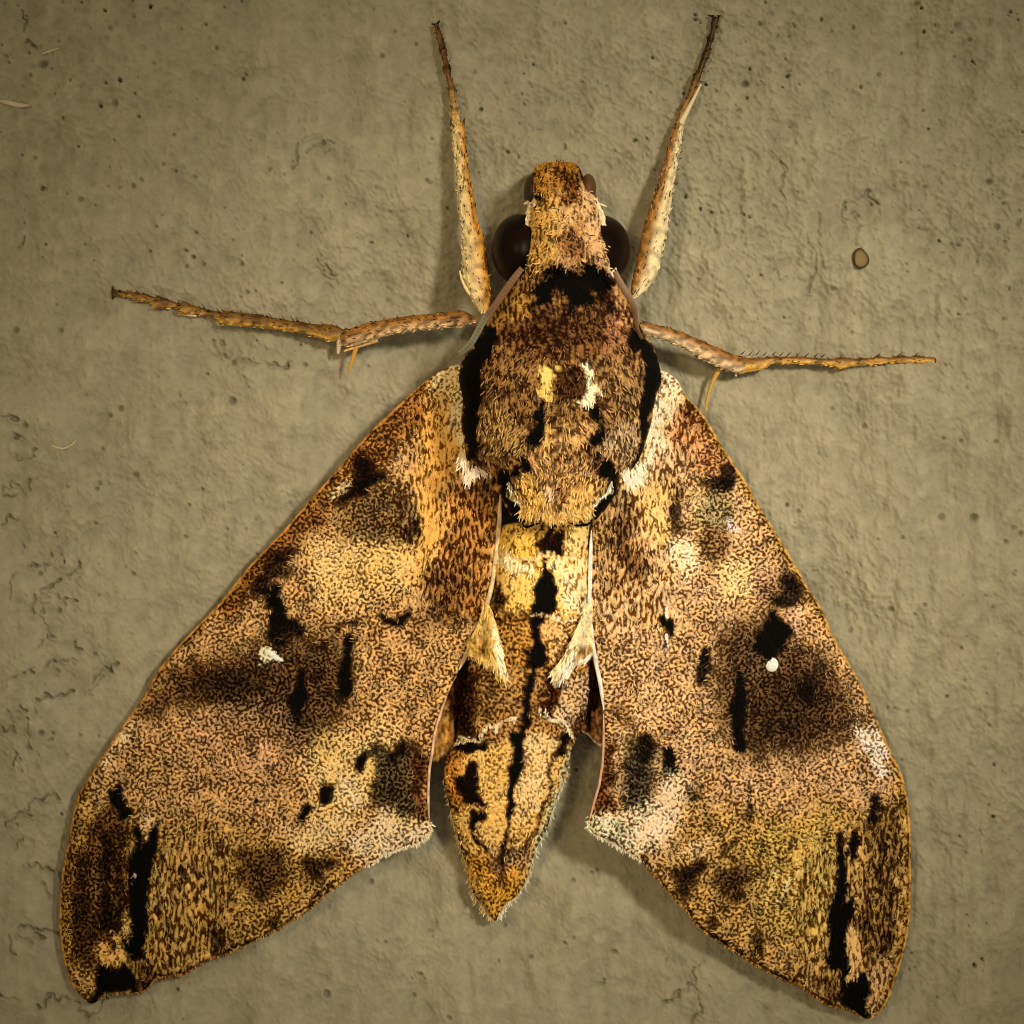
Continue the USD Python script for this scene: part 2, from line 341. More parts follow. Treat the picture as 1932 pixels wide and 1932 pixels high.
def paint_moth():
    B = lambda *q, **k: paint(CV, *q, **k)
    # broad zones, left forewing
    B("o", (800, 720, 945, 900, 945, 1060, 860, 1260, 815, 1560, 300, 1850, 110, 1860, 110, 1600, 300, 1270), "cf9e68", 12)
    B("g", (1480, 90, 1600, 0, 1640, 60, 1650, 340, 1640, 560, 1700, 820, 1640, 870, 1560, 700, 1420, 400), "f6dca0", 8)
    B("g", (1350, 260, 1560, 300, 1640, 800, 1500, 900, 1480, 1400, 1250, 1560, 1330, 800), "efb860", 12, a=.9)
    B("g", (1500, 950, 1880, 880, 1870, 1250, 1780, 1800, 1500, 1750, 1400, 1500, 1500, 1300), "bd7c3c", 12, a=.85)
    B("g", (1400, 1450, 1640, 1350, 1650, 1800, 1330, 1900), "8e5c36", 12, a=.6)
    B("g", (1380, 200, 1240, 330, 560, 1060, 200, 1450, 0, 1700, 100, 1750, 700, 1100, 1400, 450), "a8672c", 8, a=.8)
    B("g", (860, 900, 1300, 950, 1340, 1100, 1250, 1280, 860, 1300, 780, 1120), "9c7248", 14, a=.8)
    B("g", (600, 1330, 1280, 1300, 1230, 1580, 620, 1680), "efcb82", 18, a=.85)
    B("g", (940, 690, 1060, 780, 1100, 760, 1000, 930, 840, 1010, 780, 1000, 930, 800), "4a2610", 6)
    B("g", (950, 860, 1060, 800, 1040, 900, 960, 930), "200f06", 4)
    B("g", (690, 930, 890, 820, 860, 880, 740, 990), "e2c496", 4, a=.8)
    B("g", (1330, 1050, 1330, 1270, 1240, 1250, 1300, 1100), "4a2c14", 6, a=.8)
    B("g", (420, 1300, 500, 1330, 420, 1520, 300, 1640, 180, 1640, 250, 1480), "40210e", 8, a=.85)
    B("h", (340, 110, 450, 110, 480, 330, 570, 400, 590, 490, 500, 540, 420, 540, 350, 490, 370, 300), "140c05", 4)
    B("h", (300, 520, 900, 480, 960, 950, 640, 1250, 300, 1150, -100, 950, -300, 800), "6e4728", 22, a=.8)
    B("h", (-120, 700, 260, 720, 330, 850, 250, 980, 50, 1000, -150, 900), "54331c", 14, a=.7)
    B("e", (760, 640, 1000, 600, 1050, 720, 860, 850, 640, 900), "6b3f1e", 12, a=.7)
    B("h", (1150, 270, 1200, 320, 1280, 365, 1330, 300, 1385, 235, 1395, 290, 1320, 370, 1250, 385, 1170, 350), "26100a", 2.5, warp=.5)
    B("h", (870, 370, 1020, 345, 1000, 375, 920, 400, 870, 430), "40200c", 3, a=.8, warp=.6)
    B("h", (910, 450, 965, 500, 965, 620, 965, 790, 940, 900, 870, 880, 855, 760, 895, 620), "180b06", 3, warp=.6)
    B("h", (590, 670, 640, 730, 625, 800, 640, 900, 605, 960, 590, 1060, 520, 1070, 485, 940, 555, 830, 570, 740), "120805", 3, warp=.6)
    B("h", (500, 1050, 570, 1050, 570, 1230, 480, 1230), "47281a", 8, a=.8)
    B("h", (-100, 950, 500, 1060, 700, 1300, 300, 1500, -300, 1200), "cf9c74", 20, a=.6)
    B("h", (700, 1240, 1050, 1150, 1150, 1000, 1300, 1150, 1120, 1500, 900, 1900, 700, 1900, 640, 1500), "ecc884", 20, a=.8)
    B("h", (1060, 1280, 1100, 1280, 1065, 1370, 1000, 1460, 965, 1430, 1000, 1350), "2a1408", 2.5, warp=.5)
    B("h", (750, 1560, 840, 1570, 825, 1645, 760, 1700, 710, 1660), "1e0f07", 2.5, warp=.5)
    B("h", (640, 1690, 665, 1720, 640, 1780, 610, 1820, 575, 1810, 600, 1740), "2c1607", 2.5, warp=.5)
    B("h", (1120, 1230, 1320, 1240, 1400, 1300, 1420, 1760, 1300, 1720, 1150, 1700, 1120, 1500), "70563a", 8, a=.9)
    B("h", (1200, 1270, 1330, 1250, 1320, 1310, 1230, 1340), "20140a", 4, a=.8)
    B("h", (1380, 1250, 1500, 1350, 1515, 1820, 1440, 1830, 1400, 1500), "7c4420", 6, a=.9)
    B("h", (1130, 1790, 1280, 1730, 1500, 1830, 1530, 1900, 1400, 2000, 1000, 2080, 900, 2000), "ecd0a2", 10, a=.8)
    B("h", (880, 1560, 980, 1560, 980, 1700, 880, 1700), "fbe3b8", 8, a=.8)
    B("f", (220, 480, 700, 560, 1250, 650, 1650, 700, 1900, 900, 1300, 1330, 800, 1560, 300, 1700, 100, 1300), "c09048", 20, a=.75)
    B("f", (700, 640, 1050, 640, 1060, 1100, 740, 1400, 680, 1100), "c8985a", 12, a=.6)
    B("f", (200, 700, 420, 450, 540, 640, 540, 900, 520, 1250, 380, 1400, 160, 1450, 120, 1100), "7e4e20", 10, a=.85)
    B("f", (250, 900, 380, 850, 360, 1050, 260, 1050), "8a6648", 10, a=.7)
    B("f", (160, 1080, 290, 1100, 290, 1320, 180, 1360), "6a3f1a", 8, a=.8)
    B("f", (350, 1000, 420, 1000, 440, 1200, 420, 1350, 360, 1180), "3a2010", 5, a=.8)
    B("f", (430, 360, 490, 375, 530, 460, 545, 560, 460, 540, 430, 450), "180b04", 3)
    B("f", (340, 680, 400, 690, 400, 980, 350, 980), "3a1f0c", 5, a=.75)
    B("f", (430, 1250, 480, 1280, 490, 1420, 480, 1540, 330, 1450, 300, 1380, 420, 1390), "e2b066", 2)
    B("f", (500, 1130, 545, 1200, 535, 1330, 480, 1270), "e2b870", 2)
    B("f", (600, 560, 690, 520, 690, 600, 650, 700, 600, 720), "d9b07a", 4)
    B("f", (710, 540, 695, 720, 685, 830, 655, 960, 645, 1100, 640, 1250, 640, 1440, 570, 1480, 520, 1420, 470, 1290, 530, 1330, 545, 1200, 520, 1130, 535, 1010, 535, 900, 550, 810, 595, 740, 565, 620, 590, 600, 610, 720, 650, 690, 680, 600), "080403", 2.2, warp=.7)
    B("f", (570, 920, 600, 900, 590, 980, 565, 990), "c9a080", 2)
    B("f", (340, 1460, 390, 1490, 440, 1510, 480, 1540, 495, 1470, 520, 1500, 555, 1600, 565, 1650, 480, 1640, 400, 1650, 310, 1730, 270, 1730, 330, 1640, 328, 1540), "1c0d05", 2.5, warp=.5)
    B("f", (540, 1480, 680, 1450, 690, 1580, 620, 1650, 560, 1650), "7d512c", 6, a=.8)
    B("f", (1240, 790, 1500, 760, 1480, 1000, 1320, 1090, 1240, 950), "6a4224", 9, a=.75)
    B("f", (1610, 830, 1700, 800, 1810, 850, 1760, 1000, 1640, 960), "4c2810", 7, a=.85)
    B("f", (1370, 1150, 1460, 1160, 1450, 1230, 1390, 1240), "4a2a12", 5, a=.8)
    B("f", (1040, 1240, 1110, 1240, 1110, 1390, 1060, 1390), "5e3816", 6, a=.8)
    B("f", (1400, 620, 1640, 660, 1800, 560, 1900, 400, 1900, 600, 1760, 800, 1560, 720), "f0cf94", 8, a=.7)
    B("e", (560, 930, 480, 960, 340, 1170, 400, 1200, 560, 1010), "efcf98", 4, a=.9)
    for q in ((760, 610, 745, 800, 740, 1000, 760, 1200, 775, 1350, 800, 1510), (1045, 880, 1050, 1000, 1070, 1110), (1320, 440, 1325, 640), (1480, 860, 1490, 1050)):
        line(CV, "f", q, "5d3c14", 2.0, 1.2, a=.75)
    line(CV, "f", (220, 690, 190, 900, 150, 1150, 150, 1300, 160, 1430), "c39244", 3.5, 1.6, a=.8)
    line(CV, "g", (1380, 205, 1000, 560, 560, 1060, 60, 1640), "a76a1c", 5, 2, a=.85)
    line(CV, "e", (1270, 20, 860, 450, 720, 620, 630, 780), "a5681c", 5, 2, a=.8)
    line(CV, "f", (310, 230, 215, 450, 160, 700, 115, 950, 105, 1200, 125, 1420, 240, 1690), "b07a2a", 5, 2, a=.8)
    line(CV, "f", (620, 1650, 700, 1570, 880, 1540, 1020, 1455, 1200, 1395, 1450, 1265, 1680, 1110, 1850, 970), "4f2c0c", 3.2, 1.4, a=.85)
    # the pale spot of the left wing
    B("h", (290, 555, 350, 545, 400, 565, 470, 645, 380, 655, 300, 650), "fff2cc", 1.6, warp=.3)

    # right forewing
    B("o", (1250, 705, 1300, 760, 1570, 1200, 1660, 1370, 1720, 1600, 1700, 1840, 1640, 1930, 1500, 1860, 1110, 1580, 1140, 1400, 1110, 1100, 1165, 920), "d4a676", 12)
    B("r", (560, 60, 620, 130, 700, 170, 700, 260, 730, 300, 750, 400, 700, 490, 640, 500, 620, 640, 560, 760, 500, 900, 400, 960, 400, 800, 480, 640, 540, 380, 600, 250), "f3dca8", 6)
    B("r", (420, 940, 500, 820, 640, 860, 650, 1270, 560, 1300, 480, 1150), "f0c67c", 10, a=.85)
    B("r", (130, 1150, 320, 950, 450, 1000, 480, 1300, 520, 1500, 400, 1600, 150, 1700, 120, 1400), "c2905c", 10, a=.8)
    B("r", (260, 1150, 340, 1100, 480, 1400, 520, 1600, 430, 1560, 300, 1350), "7e4a26", 9, a=.7)
    B("r", (600, 500, 760, 300, 880, 440, 1000, 640, 1080, 760, 960, 900, 800, 760), "c9885a", 12, a=.8)
    B("r", (740, 330, 800, 380, 860, 480, 780, 480), "7a4420", 5, a=.8)
    B("r", (970, 750, 1080, 770, 1090, 900, 1010, 980, 930, 950, 890, 850, 990, 860), "3a1a0a", 5, a=.9)
    B("r", (650, 850, 720, 900, 720, 1240, 660, 1250), "5c3820", 7, a=.75)
    B("r", (820, 950, 1050, 950, 1110, 1140, 1000, 1190, 810, 1190), "b89c70", 10, a=.85)
    B("r", (1050, 1100, 1110, 1120, 1100, 1200, 1060, 1190), "f2d8d0", 4, a=.8)
    B("r", (860, 1200, 1060, 1220, 1060, 1400, 880, 1420), "94643e", 10, a=.7)
    B("r", (680, 1270, 840, 1310, 820, 1530, 680, 1580), "fae4b4", 10, a=.9)
    B("r", (1040, 1430, 1220, 1430, 1210, 1620, 1060, 1640), "f0d090", 10, a=.8)
    B("r", (1400, 1420, 1520, 1540, 1530, 1680, 1420, 1690, 1350, 1580), "3c1f0e", 7, a=.9)
    B("r", (1230, 1480, 1380, 1500, 1340, 1700, 1240, 1660), "c29070", 8, a=.7)
    B("s", (900, 350, 1250, 300, 1560, 560, 1880, 980, 1500, 1080, 1100, 1180, 900, 900), "72492c", 22, a=.8)
    B("s", (1240, 180, 1340, 320, 1380, 360, 1320, 500, 1270, 545, 1190, 535, 1130, 460, 1160, 390, 1215, 330, 1240, 260), "120a05", 4)
    B("s", (840, 440, 860, 600, 845, 710, 780, 710, 770, 600, 800, 550), "22120a", 3.5, a=.9, warp=.6)
    B("s", (1030, 590, 1075, 680, 1085, 860, 1065, 970, 1070, 1100, 1040, 1150, 995, 1080, 1005, 960, 985, 820, 1010, 760), "120805", 3, warp=.6)
    B("s", (1330, 620, 1500, 640, 1560, 820, 1440, 1020, 1200, 1020, 1190, 720), "5e3c22", 20, a=.65)
    B("s", (1370, 680, 1480, 680, 1500, 790, 1420, 800), "2c180c", 7, a=.9)
    B("s", (1380, 180, 1440, 380, 1430, 400, 1320, 240), "d8a888", 5, a=.7)
    B("s", (540, 265, 630, 275, 625, 355, 590, 355, 590, 320, 540, 315), "2a0f06", 2.5, warp=.5)
    B("s", (200, 860, 300, 870, 420, 920, 400, 960, 220, 940), "935c30", 7, a=.8)
    B("s", (560, 1080, 650, 1100, 660, 1260, 580, 1250), "1e0f06", 2.5, warp=.5)
    B("s", (720, 1320, 810, 1380, 800, 1450, 720, 1410), "5e3512", 4, a=.85)
    B("s", (815, 1450, 880, 1560, 855, 1610, 815, 1570), "1c1208", 2.5, warp=.5)
    B("s", (340, 1060, 550, 1060, 510, 1200, 480, 1420, 430, 1510, 340, 1490, 290, 1350, 330, 1200), "665440", 9, a=.9)
    B("s", (380, 1060, 550, 1050, 520, 1110, 400, 1120), "3a2410", 4, a=.9)
    B("s", (400, 1140, 470, 1130, 450, 1180, 400, 1180), "0e0a08", 4, a=.8)
    B("s", (195, 1050, 270, 1050, 240, 1300, 280, 1500, 120, 1550, 180, 1300), "86481c", 6, a=.9)
    B("s", (80, 1550, 300, 1540, 560, 1400, 560, 1240, 700, 1260, 650, 1500, 600, 1650, 420, 1800, 200, 1690), "f0d8ae", 12, a=.75)
    B("s", (100, 1545, 260, 1560, 400, 1700, 380, 1780, 120, 1640), "cdbb98", 6, a=.8)
    B("s", (720, 1700, 800, 1650, 870, 1630, 800, 1780, 730, 1790), "fde6c6", 5)
    B("t", (450, 500, 900, 560, 1380, 450, 1640, 600, 1700, 1400, 1500, 1800, 1000, 1560, 500, 1240, 250, 940), "c69650", 22, a=.7)
    B("t", (850, 640, 1380, 500, 1380, 1000, 1330, 1400, 900, 1250, 820, 900), "d2aa5c", 14, a=.7)
    B("t", (1500, 620, 1780, 450, 1810, 900, 1760, 1400, 1560, 1500, 1480, 1200, 1600, 1000), "a2733a", 10, a=.8)
    B("t", (330, 870, 400, 840, 500, 840, 530, 890, 490, 1000, 430, 1060, 340, 970), "4e2a10", 6, a=.9)
    B("t", (600, 900, 840, 870, 800, 1040, 720, 1120, 610, 1060), "70492a", 7, a=.85)
    B("t", (660, 730, 760, 740, 760, 790, 660, 780), "5a3416", 4, a=.8)
    B("t", (850, 1270, 920, 1280, 900, 1440, 840, 1440), "5e3a1a", 6, a=.8)
    B("t", (590, 1160, 650, 1160, 640, 1260, 590, 1260), "6e421a", 5, a=.8)
    B("t", (1380, 640, 1405, 650, 1420, 800, 1425, 960, 1480, 1070, 1495, 1180, 1435, 1270, 1425, 1360, 1455, 1480, 1440, 1610, 1500, 1590, 1550, 1545, 1575, 1600, 1560, 1740, 1600, 1810, 1560, 1840, 1500, 1780, 1370, 1700, 1420, 1600, 1400, 1520, 1330, 1500, 1315, 1420, 1325, 1200, 1345, 1080, 1365, 960), "080403", 2.2, warp=.6)
    B("t", (1455, 655, 1515, 640, 1500, 740, 1465, 830, 1435, 790), "180a05", 3, warp=.6)
    B("t", (1425, 980, 1450, 990, 1450, 1050, 1425, 1100), "b88c68", 2, warp=.4)
    B("t", (1425, 1290, 1480, 1240, 1530, 1400, 1525, 1560, 1440, 1610, 1460, 1480), "ecc07c", 2, warp=.4)
    B("t", (1610, 430, 1660, 430, 1670, 500, 1610, 610, 1560, 600), "2a1408", 4, a=.9)
    B("t", (1640, 660, 1670, 660, 1650, 900, 1640, 1000, 1600, 1150, 1590, 1130, 1620, 950), "4a2a14", 4, a=.85)
    B("t", (1690, 1180, 1720, 1250, 1700, 1440, 1640, 1470, 1650, 1300), "5a3314", 7, a=.8)
    B("t", (1560, 1150, 1610, 1150, 1600, 1300, 1560, 1400, 1530, 1420), "5c3818", 5, a=.7)
    B("t", (1240, 1580, 1400, 1540, 1420, 1640, 1360, 1740), "80552c", 7, a=.8)
    B("t", (1500, 0, 1640, 60, 1720, 300, 1690, 330, 1590, 220), "fae6c8", 5, a=.95)
    for q in ((1300, 700, 1275, 900, 1255, 1090, 1230, 1200), (1170, 1400, 1160, 1500, 1110, 1600), (830, 380, 835, 620), (1080, 1000, 1010, 1120)):
        line(CV, "t", q, "6c4a1e", 2.2, 1.2, a=.75)
    for i, x0 in enumerate(range(700, 1160, 48)):           # fine lengthwise streaks of the outer field
        y0, y1 = 560 + (i * 137) % 160, 1180 + (i * 211) % 200 - i * 22
        line(CV, "f", (x0 + 14, y0, x0, (y0 + y1) / 2, x0 + 10 + i * 3, y1), ("6a441a", "e4c07c", "8a5e28")[i % 3], 1.3 + (i % 2) * .6, 1.2, a=.6)
        line(CV, "t", (1340 - (x0 - 700) * .95 - 8, y0 + 40, 1330 - (x0 - 700) * .95 - 16, (y0 + y1) / 2, 1310 - (x0 - 700) * 1.05 - i * 6, y1 + 60), ("6a441a", "ecca88", "8a5e28")[i % 3], 1.3 + (i % 2) * .6, 1.2, a=.6)
    for i, x0 in enumerate((180, 240, 310, 420, 460)):
        line(CV, "f", (x0 + 30, 640 + i * 20, x0 + 6, 900, x0, 1240 - i * 15), ("b88440", "241004", "a87840")[i % 3], 1.6, 1.2, a=.6)
        line(CV, "t", (1790 - i * 55, 640 + i * 20, 1786 - i * 55, 900, 1760 - i * 50, 1300), ("d0a058", "2c1608", "b08448")[i % 3], 1.6, 1.2, a=.6)
    line(CV, "t", (1080, 940, 1020, 1100), "f3d898", 4, 2, a=.8)
    line(CV, "t", (1780, 460, 1800, 800, 1780, 1200, 1740, 1450), "c99c58", 4, 1.6, a=.8)
    line(CV, "r", (720, 280, 880, 440, 1000, 640, 1260, 1060, 1560, 1560, 1740, 1900), "b07c24", 4.5, 2, a=.85)
    line(CV, "t", (1790, 350, 1828, 560, 1832, 1080, 1760, 1500, 1640, 1785), "b07c2a", 4.5, 2, a=.85)
    line(CV, "t", (160, 835, 350, 1055, 500, 1235, 720, 1385, 1000, 1555, 1190, 1645, 1350, 1740, 1530, 1805), "4f2c0c", 3.2, 1.4, a=.85)
    line(CV, "s", (590, 180, 588, 270), "fff0d0", 2.2, 1, a=.9, warp=.1)
    line(CV, "s", (583, 380, 578, 500), "fff0d0", 1.8, 1, a=.9, warp=.1)
    line(CV, "s", (572, 400, 572, 520), "3a2008", 1.8, 1, a=.8, warp=.1)


paint_moth()

# body colours on a canvas of their own
CB = np.tile(lin("b48a50"), (N, N, 1))


def paint_body():
    B = lambda *q, **k: paint(CB, *q, **k)
    B("o", (980, 300, 1065, 300, 1060, 530, 975, 530), "c4924a", 12)
    B("o", (1065, 300, 1170, 300, 1170, 530, 1060, 530), "cda070", 30)
    B("a", (880, 100, 1200, 130, 1200, 360, 800, 380), "a8722c", 8, a=.9)
    B("a", (1000, 230, 1200, 160, 1180, 380, 1030, 400), "7a4316", 7, a=.75)
    B("a", (760, 240, 830, 200, 820, 430, 770, 440), "3c1e0a", 3, a=.9)
    B("a", (1020, 560, 1200, 540, 1180, 820, 1060, 800), "8a4c22", 10, a=.75)
    B("a", (860, 900, 1340, 870, 1360, 960, 850, 960), "8e5a34", 8, a=.8)
    line(CB, "a", (810, 390, 800, 500, 780, 640, 765, 760, 750, 880), "dcb98a", 4.5, 2)
    line(CB, "a", (1310, 380, 1350, 520, 1390, 640, 1430, 730, 1420, 850, 1400, 950), "ffe3ba", 5, 2)
    # thorax
    B("o", (965, 530, 1180, 530, 1245, 690, 1225, 860, 1100, 985, 980, 985, 885, 870, 870, 690), "9a6e40", 10)
    B("a", (590, 1180, 1500, 1180, 1600, 1400, 1300, 1560, 800, 1560, 620, 1400), "80552e", 18)
    B("a", (1300, 1150, 1500, 1200, 1580, 1400, 1450, 1500), "a8724e", 9, a=.8)
    B("a", (640, 1100, 790, 1010, 790, 1180, 600, 1330, 560, 1330), "b0803a", 6, a=.9)
    B("a", (1400, 1000, 1560, 1200, 1570, 1320, 1420, 1180), "c49064", 6, a=.9)
    B("b", (370, 0, 700, 60, 740, 380, 680, 780, 400, 780, 330, 420), "93683a", 12, a=.9)
    B("b", (330, 430, 480, 400, 700, 600, 660, 760, 360, 720), "b48a50", 8, a=.8)
    B("b", (1240, 100, 1540, 60, 1560, 300, 1500, 600, 1300, 500), "a27a4c", 12, a=.9)
    B("b", (1220, 560, 1520, 480, 1460, 840, 1300, 780, 1200, 700), "bf9a72", 7, a=.85)
    B("b", (800, 480, 1150, 480, 1180, 800, 1300, 950, 1140, 1180, 900, 1210, 700, 1180, 580, 950, 760, 720), "c0905a", 9)
    B("b", (620, 930, 800, 900, 850, 1180, 700, 1190), "d2a455", 7, a=.85)
    B("b", (1000, 950, 1260, 930, 1130, 1160, 960, 1180), "d8a860", 7, a=.85)
    B("b", (830, 1050, 940, 1060, 900, 1120, 830, 1120), "f0cdb0", 4, a=.8)
    B("b", (880, 1000, 1060, 960, 1060, 1050, 940, 1080), "8a5830", 4, a=.7)
    B("a", (900, 915, 1050, 895, 1200, 930, 1340, 880, 1375, 960, 1410, 1190, 1350, 1200, 1300, 1060, 1250, 1150, 1170, 1210, 1085, 1220, 1060, 1100, 960, 1060, 860, 1200, 790, 1190, 810, 1080), "130a06", 5)
    B("a", (1100, 1000, 1300, 1000, 1250, 1120, 1130, 1180), "22140c", 4, a=.7)
    B("b", (800, 110, 935, 90, 880, 180, 880, 340, 820, 400, 730, 300, 770, 220), "e8c06e", 3.5)
    B("b", (1060, 70, 1150, 60, 1200, 110, 1190, 230, 1220, 300, 1160, 380, 1090, 360, 1140, 230, 1120, 150), "fff0c8", 3.5)
    B("b", (900, 150, 1080, 130, 1110, 260, 950, 420, 880, 380), "55301a", 5, a=.8)
    B("b", (735, 370, 800, 400, 830, 470, 820, 690, 740, 730, 710, 560), "160b05", 3.5)
    B("b", (1150, 400, 1240, 370, 1215, 470, 1205, 560, 1250, 580, 1190, 730, 1145, 670), "201008", 3.5)
    line(CB, "b", (825, 470, 850, 700, 860, 780), "e0b468", 3, 1.5, a=.8)
    # tegulae: black bands with pale edge
    B("o", (934, 618, 919, 621, 893, 655, 870, 687, 866, 714, 868, 735, 876, 757, 871, 794, 878, 833, 882, 867, 897, 884, 900, 862, 902, 846, 899, 810, 898, 774, 909, 763, 912, 743, 906, 729, 902, 712, 909, 682, 936, 648), "060303", 1.8, warp=.5)
    B("o", (1200, 612, 1214, 622, 1230, 646, 1245, 686, 1249, 712, 1238, 750, 1230, 774, 1222, 820, 1213, 851, 1196, 887, 1198, 868, 1210, 825, 1207, 794, 1207, 753, 1218, 717, 1221, 693, 1208, 667, 1190, 650), "060303", 1.8, warp=.5)
    # hind tuft of the thorax: black hooks, pale glints, fine black hem
    B("b", (590, 740, 650, 780, 740, 830, 730, 890, 640, 880, 560, 930, 575, 1040, 640, 1110, 710, 1160, 700, 1210, 650, 1262, 600, 1215, 520, 1060, 468, 870, 560, 860, 640, 840), "070403", 2.2, warp=.4)
    B("b", (1240, 780, 1320, 800, 1362, 900, 1350, 1020, 1290, 1120, 1195, 1240, 1120, 1190, 1180, 1100, 1300, 990, 1310, 920, 1240, 900), "070403", 2.2, warp=.4)
    line(CB, "b", (575, 1000, 590, 1050, 635, 1095), "b4a47c", 3.0, 1.3)
    line(CB, "b", (1300, 970, 1280, 1020, 1210, 1070, 1180, 1110), "bcae8c", 3.2, 1.3)
    line(CB, "b", (660, 1240, 690, 1268, 780, 1240, 855, 1212), "060302", 2.8, .8, warp=.1)
    line(CB, "b", (925, 1195, 1000, 1220, 1060, 1260, 1165, 1240), "060302", 3.2, .8, warp=.1)
    # abdomen
    B("c", (760, 110, 1420, 110, 1420, 360, 760, 360), "d4a650", 4)
    B("c", (1200, 120, 1420, 120, 1420, 360, 1220, 360), "dfb878", 6)
    B("c", (700, 366, 1420, 366, 1400, 800, 700, 830), "e4b866", 4)
    B("c", (1150, 370, 1410, 370, 1390, 790, 1200, 790), "f3d6a4", 8)
    B("c", (640, 810, 1450, 800, 1500, 1190, 600, 1190), "b5803c", 6)
    B("c", (1080, 820, 1330, 820, 1250, 1180, 1080, 1180), "c79a62", 7)
    B("c", (400, 1190, 1500, 1190, 1500, 1640, 400, 1720), "ac7e48", 6)
    B("c", (400, 1200, 560, 1200, 560, 1700, 400, 1720), "5a3414", 7)
    B("c", (1180, 1290, 1420, 1150, 1390, 1500, 1300, 1640, 1180, 1540), "c49e78", 7)
    B("c", (1130, 1210, 1195, 1280, 1155, 1500, 1110, 1540, 1075, 1430), "5c2c0c", 4)
    B("c", (1300, 1500, 1400, 1440, 1380, 1640, 1280, 1640), "70401e", 6, a=.85)
    B("c", (1100, 170, 1185, 170, 1225, 280, 1205, 358, 1035, 358, 1025, 270), "3a1604", 3, warp=.5)
    B("c", (1085, 470, 1125, 500, 1165, 600, 1145, 795, 965, 790, 1000, 620, 1040, 520), "1c0d04", 2.8, warp=.5)
    line(CB, "c", (1130, 100, 1120, 250), "4a2408", 3, 1)
    line(CB, "c", (1100, 350, 1090, 420, 1092, 500), "4a2408", 3, 1)
    B("c", (760, 374, 1400, 374, 1400, 440, 1150, 460, 1120, 400, 1060, 400, 1040, 460, 760, 440), "fbe4ae", 2)
    B("c", (690, 530, 860, 600, 800, 680, 740, 860, 685, 700), "5e2e08", 5, a=.85)
    B("c", (1390, 540, 1400, 700, 1345, 800, 1330, 790), "5e3410", 3, a=.8)
    B("c", (1005, 800, 1080, 810, 1072, 960, 1085, 1060, 1050, 1185, 915, 1175, 960, 1120, 905, 1060, 980, 1040, 988, 960), "170a04", 2.8, warp=.5)
    B("c", (950, 1240, 1015, 1245, 1005, 1340, 975, 1380, 1005, 1420, 980, 1590, 905, 1590, 920, 1400), "170a05", 2.8, warp=.5)
    B("d", (420, 420, 1520, 240, 1500, 600, 1330, 1060, 1180, 1400, 930, 1890, 830, 1890, 600, 1400, 410, 640), "d8aa62", 5)
    B("d", (420, 480, 560, 400, 620, 620, 700, 900, 520, 900, 400, 640), "b8741e", 7, a=.8)
    B("d", (1120, 250, 1400, 250, 1350, 900, 1060, 1000, 1080, 500), "e2bb84", 8, a=.9)
    B("d", (600, 1330, 1200, 1300, 940, 1890, 820, 1890), "c48a2e", 8, a=.9)
    B("d", (860, 1280, 1200, 1250, 1100, 1480, 880, 1480), "a88460", 7, a=.85)
    B("d", (1110, 150, 1140, 260, 1110, 430, 1080, 620, 1060, 760, 1080, 900, 1020, 1010, 965, 990, 1000, 760, 1010, 600, 980, 540, 1010, 420, 1030, 240, 1090, 170), "150904", 2.8, warp=.6)
    B("d", (900, 1200, 960, 1180, 1060, 1210, 1010, 1270, 930, 1270), "2a1006", 3)
    B("d", (890, 1380, 950, 1380, 940, 1540, 860, 1540), "6a3a10", 4, a=.8)
    B("d", (640, 470, 710, 490, 720, 640, 700, 780, 770, 820, 770, 870, 640, 865, 530, 700, 510, 630, 620, 600), "301405", 3, warp=.6)
    B("d", (690, 920, 800, 1000, 710, 1020, 690, 1130, 630, 1080, 630, 1020), "2c1304", 3, warp=.5)
    line(CB, "d", (640, 1120, 720, 1220, 810, 1290), "5c3210", 3.4, 2)
    line(CB, "d", (460, 760, 500, 860, 570, 920), "6e4212", 3, 1.6)
    B("d", (510, 330, 760, 320, 740, 400, 560, 420, 510, 390), "1c0d06", 2.5, warp=.5)
    B("d", (1390, 230, 1500, 170, 1560, 310, 1490, 390, 1330, 480, 1400, 350), "1a0c05", 4)
    line(CB, "d", (1420, 400, 1345, 560, 1345, 780, 1260, 950, 1220, 1130, 1110, 1270), "5e3410", 4, 3, a=.8)
    line(CB, "d", (1520, 420, 1450, 660, 1350, 960, 1240, 1240, 1180, 1380), "d2bf98", 5, 2.5, a=.85)
    line(CB, "c", (1060, 790, 1030, 960, 1000, 1150, 975, 1240, 985, 1330, 955, 1450, 945, 1600), "1c0d05", 4.5, 1.5)
    line(CB, "d", (1115, 160, 1090, 300, 1050, 480, 1045, 700, 1030, 900, 990, 1000, 960, 1200, 930, 1400), "241006", 3.6, 2, a=.9)
    # pale hem between the segments
    line(CB, "c", (430, 1735, 500, 1705, 590, 1700, 640, 1620, 760, 1590, 855, 1540), "ecd0a0", 2.4, 1.2, warp=.5)
    line(CB, "c", (1080, 1480, 1130, 1560, 1210, 1555, 1250, 1620, 1290, 1690), "f0d8b0", 2.4, 1.2, warp=.5)
    line(CB, "c", (770, 362, 900, 372, 1150, 368, 1400, 366), "f4d39c", 2.2, 1, warp=.2)
    line(CB, "c", (960, 800, 1060, 800, 1160, 815, 1200, 840, 1320, 810), "f0d8b0", 2, 1.2, a=.7)


paint_body()


def deepen(cv, pivot, power, sat):
    """Stretch and enrich the painted tones; also returns how pale each spot is."""
    y = cv.max(-1)
    k = cv / np.maximum(y, 1e-4)[..., None]
    ys = gaussian_filter(y, 1.0)
    return k ** sat * (y * np.clip((ys / pivot) ** power, 0, 1.3))[..., None], ys


